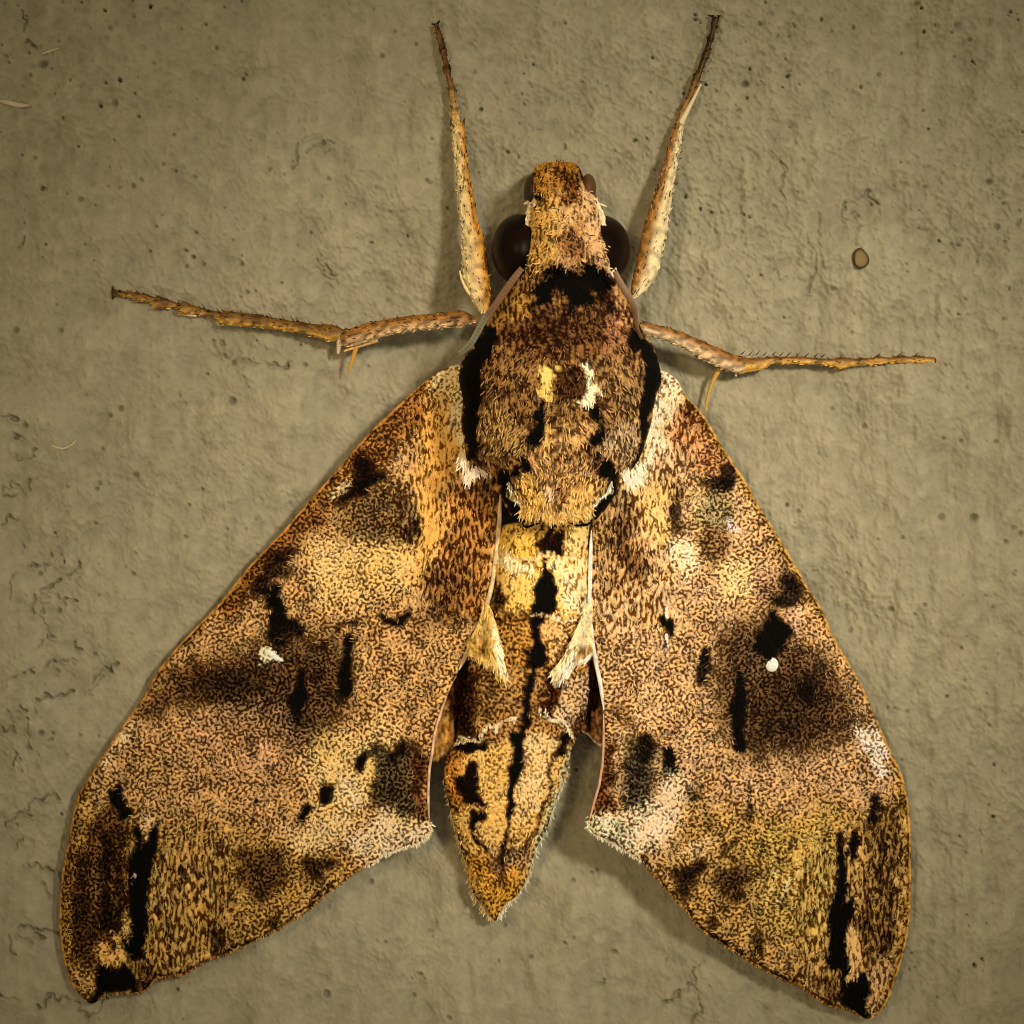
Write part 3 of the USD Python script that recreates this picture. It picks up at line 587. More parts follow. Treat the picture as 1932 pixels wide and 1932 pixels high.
q = [(868, 688), (864, 716), (866, 740), (872, 760), (867, 796), (873, 836), (879, 872)]
line(CV, "o", np.array(q) - [5, 0], "f6dca0", 5.0, 1.5)
q = [(1246, 690), (1252, 714), (1241, 752), (1233, 776), (1226, 822), (1217, 854), (1200, 892)]
line(CV, "o", np.array(q) + [6, 0], "fae6b8", 6.0, 1.5)


def warm(cv):
    """A touch more gold in the middle tones, none in the pale ones."""
    k = np.clip((cv.max(-1) - .45) / .4, 0, 1)
    return cv * np.stack([np.full(SH, .98), 1.10 - .12 * k, np.full(SH, .95)], -1)


CV = np.maximum(CV, lin("1a0d06"))
CV, YV = deepen(warm(CV), .66, .5, 1.17)
CB, YB = deepen(CB * [1.1, 1.13, 1.0], .50, .40, 1.12)
MOT = noise2(SH, 5.5, 31)
TIP = noise2(SH, 2.6, 33)


def bias(y, u, v, mid, mot):
    """Pale zones are nearly all light scales, dark zones nearly all dark ones."""
    return np.clip(1.7 * (smp(y, u, v) - .60), -.52, .34) + .15 * mid + .17 * mot


def tinted(cv, lab, u, v, y=None, ground=(.10, .050, .015), lo=-.46, hi=.46, gain=1.25):
    y = YV if y is None else y
    L = np.stack([smp(cv[..., k], u, v) for k in range(3)], -1)
    mid, mot = np.clip(smp(MID, u, v), -1.8, 1.8), np.clip(smp(MOT, u, v), -1.8, 1.8)
    w = np.clip((lab + .3 * smp(FINE, u, v) + bias(y, u, v, mid, mot) - lo) / (hi - lo), 0, 1)[:, None]
    lift = (gain * (1 + .05 * mid + .10 * mot + .20 * np.clip(smp(TIP, u, v), -1.7, 1.7)))[:, None] * np.stack([np.ones(len(u)), 1 - .03 * mot, 1 - .09 * mot + .05 * mid], 1)
    lum = L.max(-1, keepdims=True)
    return L * lift * (w + (1 - w) * np.array(ground) * (.7 + 1.5 * lum ** 1.4))


# ---------------------------------------------------------------- the moth: body
tab = np.array([  # v, left edge, right edge, top height
    (306, 1040, 1075, 120), (309, 1024, 1085, 150), (318, 1010, 1094, 172), (330, 1003, 1099, 184), (345, 998, 1106, 192), (362, 995, 1120, 200), (372, 996, 1128, 206), (384, 996, 1131, 212), (400, 996, 1137, 218), (435, 993, 1144, 228), (462, 987, 1158, 234), (490, 982, 1161, 236), (512, 980, 1164, 232), (540, 962, 1176, 240), (585, 934, 1198, 268), (620, 910, 1210, 292),
    (650, 889, 1231, 310), (690, 869, 1244, 324), (715, 866, 1248, 330), (755, 873, 1236, 332), (795, 870, 1229, 326), (835, 876, 1218, 316), (866, 880, 1206, 304), (884, 892, 1194, 296), (897, 926, 1178, 290), (908, 936, 1169, 284), (925, 941, 1164, 276), (950, 950, 1151, 262), (972, 963, 1134, 246), (984, 974, 1122, 232), (989, 955, 1116, 205),
    (994, 945, 1114, 190), (1050, 934, 1114, 190), (1100, 928, 1113, 190), (1163, 914, 1113, 190), (1264, 882, 1113, 186), (1340, 866, 1108, 178), (1395, 860, 1088, 168), (1412, 852, 1079, 163), (1443, 839, 1073, 158), (1468, 837, 1066, 153), (1524, 849, 1044, 142), (1567, 860, 1031, 128), (1600, 869, 1012, 116), (1632, 880, 1002, 102), (1664, 886, 992, 88), (1692, 896, 974, 74), (1706, 912, 954, 64), (1720, 918, 944, 54), (1731, 926, 940, 46), (1738, 932, 935, 38)], float)
fL, fR, fT = (PchipInterpolator(tab[:, 0], tab[:, k]) for k in (1, 2, 3))

HB = np.zeros(SH)                                # relief of the body
for q, a, s, w in (((934, 630, 915, 665, 893, 700, 892, 740, 898, 765, 886, 800, 890, 850), -14, 5, 9), ((1200, 630, 1222, 665, 1236, 705, 1226, 745, 1218, 790, 1212, 830), -14, 5, 9),
                   ((985, 520, 1060, 508, 1160, 520), -16, 8, 8), ((1000, 372, 1060, 378, 1120, 372), -9, 3, 4), ((970, 590, 1060, 610, 1180, 590), -8, 7, 7)):
    add(HB, "o", q, a, s, w=w)
for q, a in (((770, 366, 900, 376, 1150, 372, 1400, 370), -9), ((640, 830, 800, 840, 1060, 806, 1330, 830), -8), ((600, 1200, 960, 1195, 1300, 1200), -6), ((430, 1752, 590, 1718, 640, 1640, 760, 1610, 855, 1560, 930, 1590, 1080, 1500, 1130, 1580, 1210, 1575, 1290, 1710), -9)):
    add(HB, "c", q, a, 2.2, w=3)
for vv in (1470, 1530, 1590, 1640):
    add(HB, "o", (830, vv - 6, 940, vv + 8, 1080, vv - 18), -5, 3, w=3)
add(HB, "a", (900, 130, 1190, 180, 1200, 350, 800, 380), 6, 8)
add(HB, "o", (915, 640, 1200, 640, 1215, 760, 1190, 870, 920, 870, 905, 760), 6, 14)
add(HB, "o", (1046, 640, 1048, 760, 1044, 900), -8, 7, w=4)
ANISO = np.clip(.5 + .5 * MID, 0, 1)


def body_lab(u, v):
    k = np.clip((995 - v) / 30, 0, 1)
    seg = np.clip(1 - np.abs(v - 1060) / 110, 0, 1)
    k = np.maximum(k * .75, seg)
    return smp(LABV, u, v) * k + smp(LAB, u, v) * (1 - k)


def body_h(u, v):
    L, R, T = fL(v), fR(v), fT(v)
    t = np.clip(np.abs((u - (L + R) / 2) / ((R - L) / 2)), 0, 1)
    hc = T * .42
    return hc + (T - hc) * np.sqrt(1 - t ** 2.5) ** .8 + smp(HB, u, v) * np.sqrt(1 - t ** 4)


ORIGIN = p3(1055, 700, 0)
moth = UsdGeom.Xform.Define(stage, "/World/moth")
moth.AddTranslateOp().Set(Gf.Vec3d(*[float(x) for x in ORIGIN]))
moth.GetPrim().SetCustomDataByKey("label", "large brown hawk moth with mottled spread wings resting head up on the wall")
moth.GetPrim().SetCustomDataByKey("category", "moth")


def part(name, v, f, tint, mat, parent="/World/moth", **k):
    return put(parent, name, v, f, tint, mat, origin=ORIGIN, **k)


def build_body():
    rows = np.concatenate([np.linspace(306, 990, 340), np.linspace(992, 1738, 360)])
    nt, nb = 150, 16
    th = np.concatenate([np.linspace(0, np.pi, nt), np.linspace(np.pi, 2 * np.pi, nb + 2)[1:-1]])
    c, s = np.cos(th), np.sin(th)
    L, R, T = fL(rows)[:, None], fR(rows)[:, None], fT(rows)[:, None]
    hc = T * .42
    u = (L + R) / 2 - (R - L) / 2 * np.sign(c) * np.abs(c) ** .8
    up = np.abs(s) ** .8
    h = np.where(s >= 0, hc + (T - hc) * up, hc - (hc - np.minimum(14, hc * .5)) * up)
    V = np.broadcast_to(rows[:, None], u.shape)
    uf, vf = u.ravel(), V.ravel()
    lab = body_lab(uf, vf)
    top = np.where(s >= 0, up, 0)
    h = h + (smp(HB, uf, vf) + lab * 1.5).reshape(h.shape) * top
    v3 = p3(u, V, h).reshape(-1, 3)
    n, k = u.shape
    i = np.arange(n * k).reshape(n, k); j = np.roll(i, -1, 1)
    f = np.vstack([np.stack([i[:-1].ravel(), i[1:].ravel(), j[1:].ravel()], 1), np.stack([i[:-1].ravel(), j[1:].ravel(), j[:-1].ravel()], 1)])
    e = len(v3)
    v3 = np.vstack([v3, v3[:k].mean(0), v3[-k:].mean(0)])
    f = np.vstack([f, np.stack([np.full(k, e), i[0], j[0]], 1), np.stack([np.full(k, e + 1), j[-1], i[-1]], 1)])
    col = tinted(CB, lab, uf, vf, YB + .08)
    col = np.vstack([col, col[:2]])
    return part("body", v3, f, alb(col), M_SCALE)


BODY = build_body()


def hairs(name, parent, u, v, h, du, dv, length, width, lift, color, label=None, bend=.25, tip=.45):
    """Flat tapering scales or hairs, each lying along (du, dv) and lifting its tip."""
    n = len(u)
    d = np.stack([du, dv], 1); d /= np.linalg.norm(d, axis=1, keepdims=True) + 1e-9
    s = np.stack([-d[:, 1], d[:, 0]], 1)
    b = (rng.random(n) - .5) * 2 * bend
    P0 = np.stack([u, v], 1)
    cols, vs = [], []
    for t, w in ((0, .7), (.55, 1.0), (1.0, tip)):
        c = P0 + d * (length * t)[:, None] + s * (b * length * t * t)[:, None]
        hh = h + 1.0 + lift * t ** 1.3
        vs += [p3(*(c + s * (width * w / 2)[:, None]).T, hh), p3(*(c - s * (width * w / 2)[:, None]).T, hh)]
    v3 = np.stack(vs, 1).reshape(-1, 3)
    k = np.arange(n)[:, None] * 6
    f = np.vstack([k + [0, 2, 1], k + [1, 2, 3], k + [2, 4, 3], k + [3, 4, 5]])
    return part(name, v3, f, np.repeat(alb(color), 6, 0), M_FUR, parent=parent, smooth=False, kind="stuff", label=label)


def fur(name, poly, n, ln, wd, lift, flow, label=None, jitter=.35, bright=(.75, 1.6), dark=.38, inset=.0):
    q = np.array(poly, float).reshape(-1, 2)
    a, b = q.min(0), q.max(0)
    pts = a + rng.random((n * 3, 2)) * (b - a)
    pts = pts[shapely.contains_xy(Polygon(q), pts[:, 0], pts[:, 1])]
    pts = pts[(pts[:, 0] > fL(pts[:, 1]) + 1.5) & (pts[:, 0] < fR(pts[:, 1]) - 1.5)][:n]
    rim = np.abs(pts[:, 0] - (fL(pts[:, 1]) + fR(pts[:, 1])) / 2) / ((fR(pts[:, 1]) - fL(pts[:, 1])) / 2)
    pts = pts[rim < .965]
    u, v = pts.T
    rim = rim[rim < .965]
    du, dv = flow(u, v)
    du = du * (1 - rim ** 3) - .35 * np.sign(u - (fL(v) + fR(v)) / 2) * rim ** 3
    ang = np.arctan2(dv, du) + rng.normal(0, jitter, len(u))
    L = ln * (.6 + .8 * rng.random(len(u)))
    root = smp(CB.max(-1), u + np.cos(ang) * L * .5, v + np.sin(ang) * L * .5)
    ok = (root > .016) | (rng.random(len(u)) < .1)
    u, v, ang, L = u[ok], v[ok], ang[ok], L[ok]
    eu, ev = u + np.cos(ang) * L * .3, v + np.sin(ang) * L * .3
    col = np.stack([smp(CB[..., k], eu, ev) for k in range(3)], -1)
    k = bright[0] + (bright[1] - bright[0]) * rng.random(len(u))
    k = np.where(rng.random(len(u)) + .16 * smp(MOT, u, v) + .10 * smp(MID, u, v) + .35 * np.clip(col.max(-1) - .55, 0, 1) < dark, .08 + .16 * rng.random(len(u)), k)
    hairs(name, BODY, u, v, body_h(u, v), np.cos(ang), np.sin(ang), L, wd * (.7 + .6 * rng.random(len(u))), lift * (.3 + rng.random(len(u))), col * k[:, None], label)


down = lambda u, v: ((u - 1055) / 400.0, np.ones_like(u))
fur("head_fur", (985, 300, 1110, 300, 1175, 530, 975, 530), 2200, 8, 2.0, 1.3, lambda u, v: (.5 * np.sin(v / 14.0) + (u - 1062) / 160, .8 + .3 * np.cos(u / 11.0)), jitter=.7)
fur("thorax_fur", (960, 515, 1180, 515, 1255, 690, 1215, 890, 1150, 925, 1110, 962, 1050, 958, 1000, 962, 955, 920, 885, 890, 860, 690), 4200, 10, 2.0, 1.6,
    lambda u, v: ((u - 1052) / 260 * np.where(v > 860, -1.6, 1) + .3 * np.sin(v / 23.0 + u / 31.0), np.ones_like(u)), jitter=.33)
fur("abdomen_fur", (920, 990, 1130, 990, 1115, 1340, 1080, 1420, 1000, 1640, 935, 1735, 885, 1660, 830, 1450, 870, 1300), 1800, 7, 2.0, .8, down, jitter=.5)


def fringe(u, v, h, du, dv, n, ln, wd, lift, hexes, name, parent, spread=3.0):
    """A dense tuft of hairs along a polyline."""
    t = rng.random(n) * (len(u) - 1)
    i = np.arange(len(u))
    I = lambda q: np.interp(t, i, q)
    c = np.array([lin(x) for x in hexes])[rng.integers(0, len(hexes), n)] * (.75 + .5 * rng.random(n))[:, None] * [1.0, .95, .76]
    hairs(name, parent, I(u) + rng.normal(0, spread, n), I(v) + rng.normal(0, spread, n), I(np.broadcast_to(h, len(u)).astype(float)), I(np.broadcast_to(du, len(u)).astype(float)) + rng.normal(0, .3, n), I(np.broadcast_to(dv, len(u)).astype(float)) + rng.normal(0, .3, n),
          ln * (.6 + .8 * rng.random(n)), np.full(n, wd), lift * (.3 + rng.random(n)), c)


q = P("b", (215, 800, 260, 880, 270, 940, 300, 880, 360, 860, 430, 850, 475, 790))
fringe(q[:, 0], q[:, 1] - 6, 215, [-.3, -.2, 0, 0, .1, .2, .3], 1.0, 150, 13, 2.4, 3, ("fbe0c0", "e8c8a4", "fff0d8"), "tuft", BODY, 4)
q = P("b", (1345, 800, 1400, 880, 1440, 920, 1480, 960, 1510, 900, 1520, 840))
fringe(q[:, 0], q[:, 1] - 8, 215, [-.2, 0, 0, .1, .2, .3], 1.0, 150, 14, 2.4, 3, ("fff0da", "f4dcc0", "fff8ea"), "tuft", BODY, 4)
q = P("a", (870, 140, 920, 115, 1000, 120, 1080, 125, 1160, 150))
fringe(q[:, 0], q[:, 1] + 10, 165, [-.5, -.2, 0, .2, .5], -1.0, 120, 8, 1.8, 3, ("a8701c", "8a5414", "c08a3a"), "tuft", BODY, 3)
q = P("a", (810, 385, 800, 480, 785, 620, 768, 740, 750, 860))
fringe(q[:, 0] + 1, q[:, 1], [150, 165, 170, 170, 165], -.08, 1.0, 130, 13, 2.6, 1.5, ("e0c090", "d0a868", "ecd0a4"), "rim_hair", BODY, 1.4)
q = P("a", (1300, 385, 1335, 480, 1368, 620, 1425, 730, 1425, 860, 1405, 950))
fringe(q[:, 0] - 2, q[:, 1], [150, 165, 172, 172, 170, 170], [.2, .2, .25, .3, 0, 0], 1.0, 190, 13, 3.0, 1.5, ("ffe8c4", "f4d4a8", "fff2d8"), "rim_hair", BODY, 1.8)
q = P("c", (430, 1735, 500, 1705, 590, 1700, 640, 1620, 760, 1590, 855, 1540))
fringe(q[:, 0], q[:, 1] - 2, body_h(q[:, 0], q[:, 1]) + 1, .2, 1.0, 95, 6, 2.0, 1.0, ("e8c898", "d8b080", "f4dcb4"), "pale_hem", BODY, 1.0)
q = P("c", (1080, 1480, 1130, 1560, 1210, 1555, 1250, 1620, 1280, 1680))
fringe(q[:, 0], q[:, 1] - 2, body_h(q[:, 0], q[:, 1]) + 1, .2, 1.0, 90, 6, 2.0, 1.0, ("f0d4a8", "e0bc90", "f8e4c4"), "pale_hem", BODY, 1.0)
q = np.array([(986, 955), (1005, 962), (1030, 966), (1048, 966), (1068, 964), (1090, 962), (1108, 954)], float)
fringe(q[:, 0], q[:, 1], body_h(q[:, 0], q[:, 1]) + 2, [-.25, -.1, 0, 0, 0, .1, .25], 1.0, 420, 17, 2.3, 3, ("d8a850", "c8944a", "e8c078", "a87838", "e0b878"), "tuft", BODY, 5)
q = P("b", (562, 940, 575, 1000, 592, 1050, 640, 1105, 700, 1150))
fringe(q[:, 0], q[:, 1], body_h(q[:, 0], q[:, 1]) + 2, [.1, .2, .5, .7, .7], [1, 1, .8, .6, .6], 70, 9, 2.0, 1.5, ("d8cba0", "b8a878", "e8dcb8"), "pale_crescent", BODY, 1.2)
q = P("b", (1312, 940, 1300, 985, 1280, 1020, 1210, 1075, 1150, 1150))
fringe(q[:, 0], q[:, 1], body_h(q[:, 0], q[:, 1]) + 2, [-.1, -.3, -.6, -.7, -.7], [1, 1, .8, .6, .6], 80, 9, 2.0, 1.5, ("e0d8bc", "c0b490", "f0e8d0"), "pale_crescent", BODY, 1.2)
for q in (P("b", (655, 1235, 690, 1270, 740, 1255, 780, 1240, 855, 1212)), P("b", (925, 1195, 960, 1200, 1000, 1222, 1060, 1258, 1110, 1258, 1165, 1238))):
    hv, hf, _ = tube(q[:, 0], q[:, 1] + 1, np.full(len(q), 212.0), np.linspace(2.4, 2.4, len(q)) * np.r_[.4, np.ones(len(q) - 2), .5], 2, 8, .8)
    part("black_hem", hv, hf, alb(lin("0a0603")), M_FUR, parent=BODY)
# pale hair at the sides and the end of the abdomen
q = P("d", (420, 640, 470, 880, 510, 1060, 545, 1220, 600, 1400, 680, 1690, 830, 1860))
fringe(q[:, 0] + 3, q[:, 1], [70, 66, 60, 54, 50, 40, 36], -.22, 1.0, 260, 11, 1.8, 1, ("d8b878", "b98c48", "e8d0a0"), "side_hair", BODY, 2)
q = P("d", (1510, 500, 1440, 700, 1360, 920, 1300, 1090, 1200, 1330, 1120, 1560, 1000, 1690, 890, 1860))
fringe(q[:, 0] - 3, q[:, 1], [72, 68, 64, 60, 52, 46, 40, 36], .22, 1.0, 300, 11, 1.8, 1, ("d8cba8", "c0a878", "f0e4c8"), "side_hair", BODY, 2)


# ---------------------------------------------------------------- eyes, palps, antennae
def ellipsoid(cu, cv, ch, ru, rv, rh, name, tint, mat, parent="/World/moth", **k):
    m = trimesh.creation.icosphere(4)
    x = m.vertices
    return part(name, p3(cu + x[:, 0] * ru, cv + x[:, 1] * rv, ch + x[:, 2] * rh), m.faces, tint, mat, parent=parent, **k)


ellipsoid(981, 471, 112, 54, 67, 84, "eye", alb(lin("120b05")), M_EYE, label="left compound eye, round and black")
ellipsoid(1134, 472, 112, 56, 66, 84, "eye", alb(lin("150c07")), M_EYE, label="right compound eye, a narrow dark brown crescent")
# the dark lip of the palp beside the snout, a pale bead on it
ellipsoid(1004, 362, 120, 16, 32, 46, "palp", alb(lin("33190a")), M_LEG)
ellipsoid(1110, 356, 120, 15, 28, 42, "palp", alb(lin("5c3a1c")), M_LEG)


def antenna(pts, hs, rs, hexes, label):
    q = np.array(pts, float).reshape(-1, 2)
    v, f, I = tube(q[:, 0], q[:, 1], np.array(hs, float), np.array(rs, float), 2.0, 14, .7)
    c0, c1 = lin(hexes[0]), lin(hexes[1])
    ring = .82 + .18 * np.sin(I["t"] * 190)
    streak = .75 + .25 * np.clip(np.cos(I["a"] * 2), -1, 1)
    k = np.clip((I["t"] - .45) / .15, 0, 1)[:, None]
    return part("antenna", v, f, alb((c0 * (1 - k) + c1 * k) * (ring * streak)[:, None]), M_LEG, label=label)


antenna((985, 506, 968, 528, 950, 553, 930, 582, 916, 600, 900, 628, 886, 652, 864, 668), (245, 246, 244, 240, 226, 206, 190, 170), (5.5, 6.8, 6.8, 6.4, 6.2, 6.2, 6.5, 4.5), ("a06c42", "b8a878"), "left antenna folded back along the shoulder")
antenna((1160, 512, 1170, 532, 1182, 552, 1192, 570, 1198, 592, 1202, 618, 1212, 640), (245, 246, 246, 242, 236, 232, 220), (5.0, 6.0, 6.2, 6.0, 5.0, 4.0, 3.0), ("b08058", "8a5c34"), "right antenna folded back along the shoulder")

# ---------------------------------------------------------------- wings
LEFT = np.array([(960, 700), (905, 690), (868, 688), (843, 694), (822, 706), (801.9, 721.3), (762.8, 757.6), (695.6, 822), (639.7, 886.3), (572.5, 961.9), (533.3, 1006.7), (471.8, 1071), (414.6, 1141.5), (342.3, 1216.8), (300, 1268), (273, 1316), (233.8, 1370.5), (191.7, 1433.7), (165, 1475), (148, 1508), (133, 1583), (120, 1650), (114.8, 1734), (120.8, 1800), (136, 1851), (155.5, 1881.5), (172, 1893.5), (191.7, 1881.5), (215.8, 1874), (252, 1874), (276, 1866.4), (291, 1847), (318, 1842), (348, 1838), (369.5, 1824), (390.5, 1812), (444.8, 1794), (475, 1776), (520, 1755), (532, 1749), (565, 1728), (589, 1710), (613.5, 1688.7), (640.6, 1667.6), (665, 1646.5), (690, 1633), (698, 1634), (722, 1614), (757, 1600), (790, 1592), (806, 1579), (812, 1560), (808.4, 1540), (807, 1494.5), (808.4, 1455.7), (814.8, 1417), (818.7, 1386), (829, 1349.8), (839.4, 1318.8), (849.7, 1298), (867.8, 1259.4), (893.6, 1200), (909, 1164), (927.9, 1101.8), (939, 1015), (944.7, 950.7), (946, 903), (975, 850), (985, 760)])
RIGHT = np.array([(1140, 720), (1200, 690), (1240, 697), (1258, 703), (1277, 715.7), (1293.9, 749), (1327.4, 788.4), (1361, 844.4), (1400, 903), (1433.8, 961.9), (1478.5, 1034.6), (1517.7, 1101.8), (1545.7, 1146.6), (1568, 1197), (1611.5, 1274), (1635.6, 1319), (1658, 1374), (1682.5, 1426.5), (1703.6, 1477.8), (1714, 1541), (1715.7, 1613), (1715.7, 1697.7), (1709.7, 1764), (1694.6, 1824), (1676.5, 1878.5), (1658.4, 1908.6), (1640.4, 1923.7), (1625, 1917.6), (1607, 1905.6), (1571, 1898), (1550, 1887.5), (1522.8, 1869.4), (1504.8, 1854.4), (1495.7, 1855.9), (1465.6, 1842.3), (1435.5, 1824), (1420.4, 1818), (1381, 1791), (1360, 1779), (1315, 1746), (1296.9, 1718.8), (1269.8, 1691.7), (1239.6, 1655.5), (1212.5, 1625.4), (1195, 1615), (1165.6, 1596.4), (1135.4, 1581.4), (1114.3, 1566.3), (1111.3, 1545), (1120.4, 1515), (1132.4, 1466.9), (1138.5, 1400.6), (1138.5, 1346.4), (1132.4, 1292), (1120.4, 1238), (1114.3, 1195.7), (1111.3, 1141.5), (1113.3, 1104.4), (1115.9, 988), (1150, 930), (1120, 850)])


def spline_loop(p, step, corners=()):
    """Closed curve through the points, resampled evenly (centripetal Catmull-Rom)."""
    out = []
    n = len(p)
    for i in range(n):
        a, b, c, d = p[i - 1], p[i], p[(i + 1) % n], p[(i + 2) % n]
        k = max(int(np.linalg.norm(c - b) / step), 1)
        t = np.linspace(0, 1, k, endpoint=False)[:, None]
        ta, tb = (c - a), (d - b)
        lb = np.linalg.norm(c - b)
        ta = ta / (np.linalg.norm(ta) + 1e-9) * lb
        tb = tb / (np.linalg.norm(tb) + 1e-9) * lb
        out.append(b * (2 * t**3 - 3 * t**2 + 1) + ta * (t**3 - 2 * t**2 + t) + c * (-2 * t**3 + 3 * t**2) + tb * (t**3 - t**2))
    return np.vstack(out)


WR = np.zeros(SH)                                # relief of the wings: veins as low ridges
VEINS_L = [(850, 720, 700, 905, 560, 1080, 400, 1270, 280, 1440, 205, 1600, 160, 1840), (860, 760, 760, 930, 640, 1110, 500, 1330, 400, 1560, 340, 1835), (575, 1225, 460, 1460, 312, 1560, 305, 1700, 322, 1840), (600, 1240, 520, 1480, 420, 1620, 405, 1805), (640, 1220, 590, 1450, 530, 1620, 515, 1755), (700, 1180, 690, 1400, 640, 1560, 610, 1690), (860, 820, 840, 1000, 780, 1230, 760, 1430, 720, 1610), (915, 900, 890, 1080, 850, 1230), (560, 1080, 350, 1290, 232, 1420)]
VEINS_R = [(1262, 730, 1380, 905, 1490, 1090, 1600, 1310, 1680, 1480, 1705, 1650, 1668, 1880), (1250, 780, 1330, 950, 1440, 1170, 1570, 1400, 1640, 1600, 1650, 1900), (1456, 1260, 1520, 1450, 1570, 1640, 1560, 1890), (1420, 1270, 1450, 1480, 1475, 1660, 1470, 1840), (1390, 1260, 1395, 1480, 1390, 1640, 1385, 1790), (1330, 1210, 1320, 1420, 1325, 1600, 1318, 1740), (1230, 820, 1250, 1000, 1258, 1230, 1245, 1430, 1235, 1640), (1150, 960, 1160, 1150, 1180, 1300), (1500, 1110, 1610, 1310, 1690, 1480)]
for q in VEINS_L + VEINS_R:
    add(WR, "o", q, 2.6, 2.2, w=1.5, warp=0)
    add(WR, "o", q, -1.8, 5.0, w=7, warp=0)
VERT = gaussian_filter(np.clip(sum((shapely.contains_xy(Polygon(np.array(q, float).reshape(-1, 2)), *np.meshgrid(np.arange(N), np.arange(N))).astype(float) for q in (
    (780, 700, 945, 880, 945, 1050, 900, 1180, 780, 1150, 750, 900), (1250, 700, 1330, 820, 1260, 1000, 1280, 1200, 1110, 1200, 1110, 980, 1160, 900), (240, 1620, 440, 1560, 440, 1800, 230, 1870), (1500, 1620, 1720, 1500, 1700, 1900, 1500, 1850)))), 0, 1), 22)


def wing_h(u, v, side):
    d = np.clip(np.abs(u - 1035) - 95, 0, None)
    return 36 + 100 * np.exp(-(d / 330.0) ** 1.25) + smp(BIG, u, v) * 2.4 + smp(WR, u, v) + np.clip((v - 1600) / 300, 0, 1) * -8


def build_wing(outline, side, label):
    loop = spline_loop(outline, 2.6)
    nz = gaussian_filter(rng.standard_normal(len(loop)), 2.0, mode="wrap") * 2.0
    tn = np.roll(loop, -1, 0) - np.roll(loop, 1, 0)
    tn /= np.linalg.norm(tn, axis=1, keepdims=True)
    loop = loop + np.stack([-tn[:, 1], tn[:, 0]], 1) * nz[:, None]
    poly = Polygon(loop).buffer(0)
    st = 1.38
    a, b = loop.min(0), loop.max(0)
    gx, gy = np.meshgrid(np.arange(a[0], b[0], st), np.arange(a[1], b[1], st * .9))
    gx = gx + (np.arange(len(gx)) % 2)[:, None] * st / 2
    pts = np.stack([gx.ravel(), gy.ravel()], 1)
    inner = poly.buffer(-1.2)
    pts = pts[shapely.contains_xy(inner, pts[:, 0], pts[:, 1])]
    nb = len(loop)
    pts = np.vstack([loop, pts])
    tri = Delaunay(pts).simplices
    cen = pts[tri].mean(1)
    tri = tri[shapely.contains_xy(poly, cen[:, 0], cen[:, 1])]
    cr = np.cross(pts[tri[:, 1]] - pts[tri[:, 0]], pts[tri[:, 2]] - pts[tri[:, 0]])
    tri[cr > 0] = tri[cr > 0][:, ::-1]
    u, v = pts.T
    k = smp(VERT, u, v)
    lab = smp(LABV, u, v) * k + smp(LAB, u, v) * (1 - k)
    dist = shapely.distance(shapely.linearrings(loop), shapely.points(pts)) if False else None
    from scipy.spatial import cKDTree
    de = cKDTree(loop).query(pts)[0]
    edge = np.clip(1 - de / 9.0, 0, 1) ** 2
    h = wing_h(u, v, side) + lab * 1.35 * np.clip(de / 4, 0, 1) - edge * 7
    base = wing_h(u, v, side)
    rim = p3(loop[:, 0], loop[:, 1], h[:nb] - 4)
    # underside on a coarse net
    ux, uy = np.meshgrid(np.arange(a[0], b[0], 22), np.arange(a[1], b[1], 22))
    und = np.stack([ux.ravel(), uy.ravel()], 1)
    und = und[shapely.contains_xy(poly.buffer(-12), und[:, 0], und[:, 1])]
    uall = np.vstack([loop, und])
    t2 = Delaunay(uall).simplices
    c2 = uall[t2].mean(1)
    t2 = t2[shapely.contains_xy(poly, c2[:, 0], c2[:, 1])]
    cr = np.cross(uall[t2[:, 1]] - uall[t2[:, 0]], uall[t2[:, 2]] - uall[t2[:, 0]])
    t2[cr < 0] = t2[cr < 0][:, ::-1]
    v3 = np.vstack([p3(u, v, h), rim, p3(und[:, 0], und[:, 1], wing_h(und[:, 0], und[:, 1], side) - 7)])
    o = len(pts)
    i = np.arange(nb); j = (i + 1) % nb
    f = np.vstack([tri, t2 + o, np.stack([i, j, j + o], 1), np.stack([i, j + o, i + o], 1)])
    cu, cv_ = np.append(np.append(u, loop[:, 0]), und[:, 0]), np.append(np.append(v, loop[:, 1]), und[:, 1])
    col = tinted(CV, np.append(lab, np.zeros(nb + len(und))), cu, cv_)
    path = part("forewing", v3, f, alb(col), M_SCALE, label=label)
    # loose scales lying over the wing
    n = 9500
    m = pts[nb:][rng.integers(0, len(pts) - nb, n)]
    su, sv = m.T
    kk = smp(VERT, su, sv)
    ang = np.where(rng.random(n) < kk, np.pi / 2 + rng.normal(0, .3, n), smp(BIG, su, sv) * 1.4 + rng.normal(0, .9, n) + np.pi / 2)
    L = np.stack([smp(CV[..., q], su, sv) for q in range(3)], -1)
    bb = bias(YV, su, sv, smp(MID, su, sv), smp(MOT, su, sv))
    br = np.where(rng.random(n) < .36 - .5 * bb, .12 + .16 * rng.random(n), .8 + .6 * rng.random(n))
    keep = shapely.contains_xy(poly.buffer(-9), su, sv)
    z = lambda q: q[keep]
    hairs("scales", path, z(su), z(sv), z(wing_h(su, sv, side)) + .6, np.cos(z(ang)), np.sin(z(ang)), z(5 + 5 * rng.random(n)), z(1.5 + 1.1 * rng.random(n)), z(.6 + 1.3 * rng.random(n)), z(L * br[:, None]), bend=.6)
    return path, loop


LW, loopL = build_wing(LEFT, -1, "left forewing, orange brown with a smeared white fleck")
RW, loopR = build_wing(RIGHT, 1, "right forewing, paler pinkish brown with a round white dot")

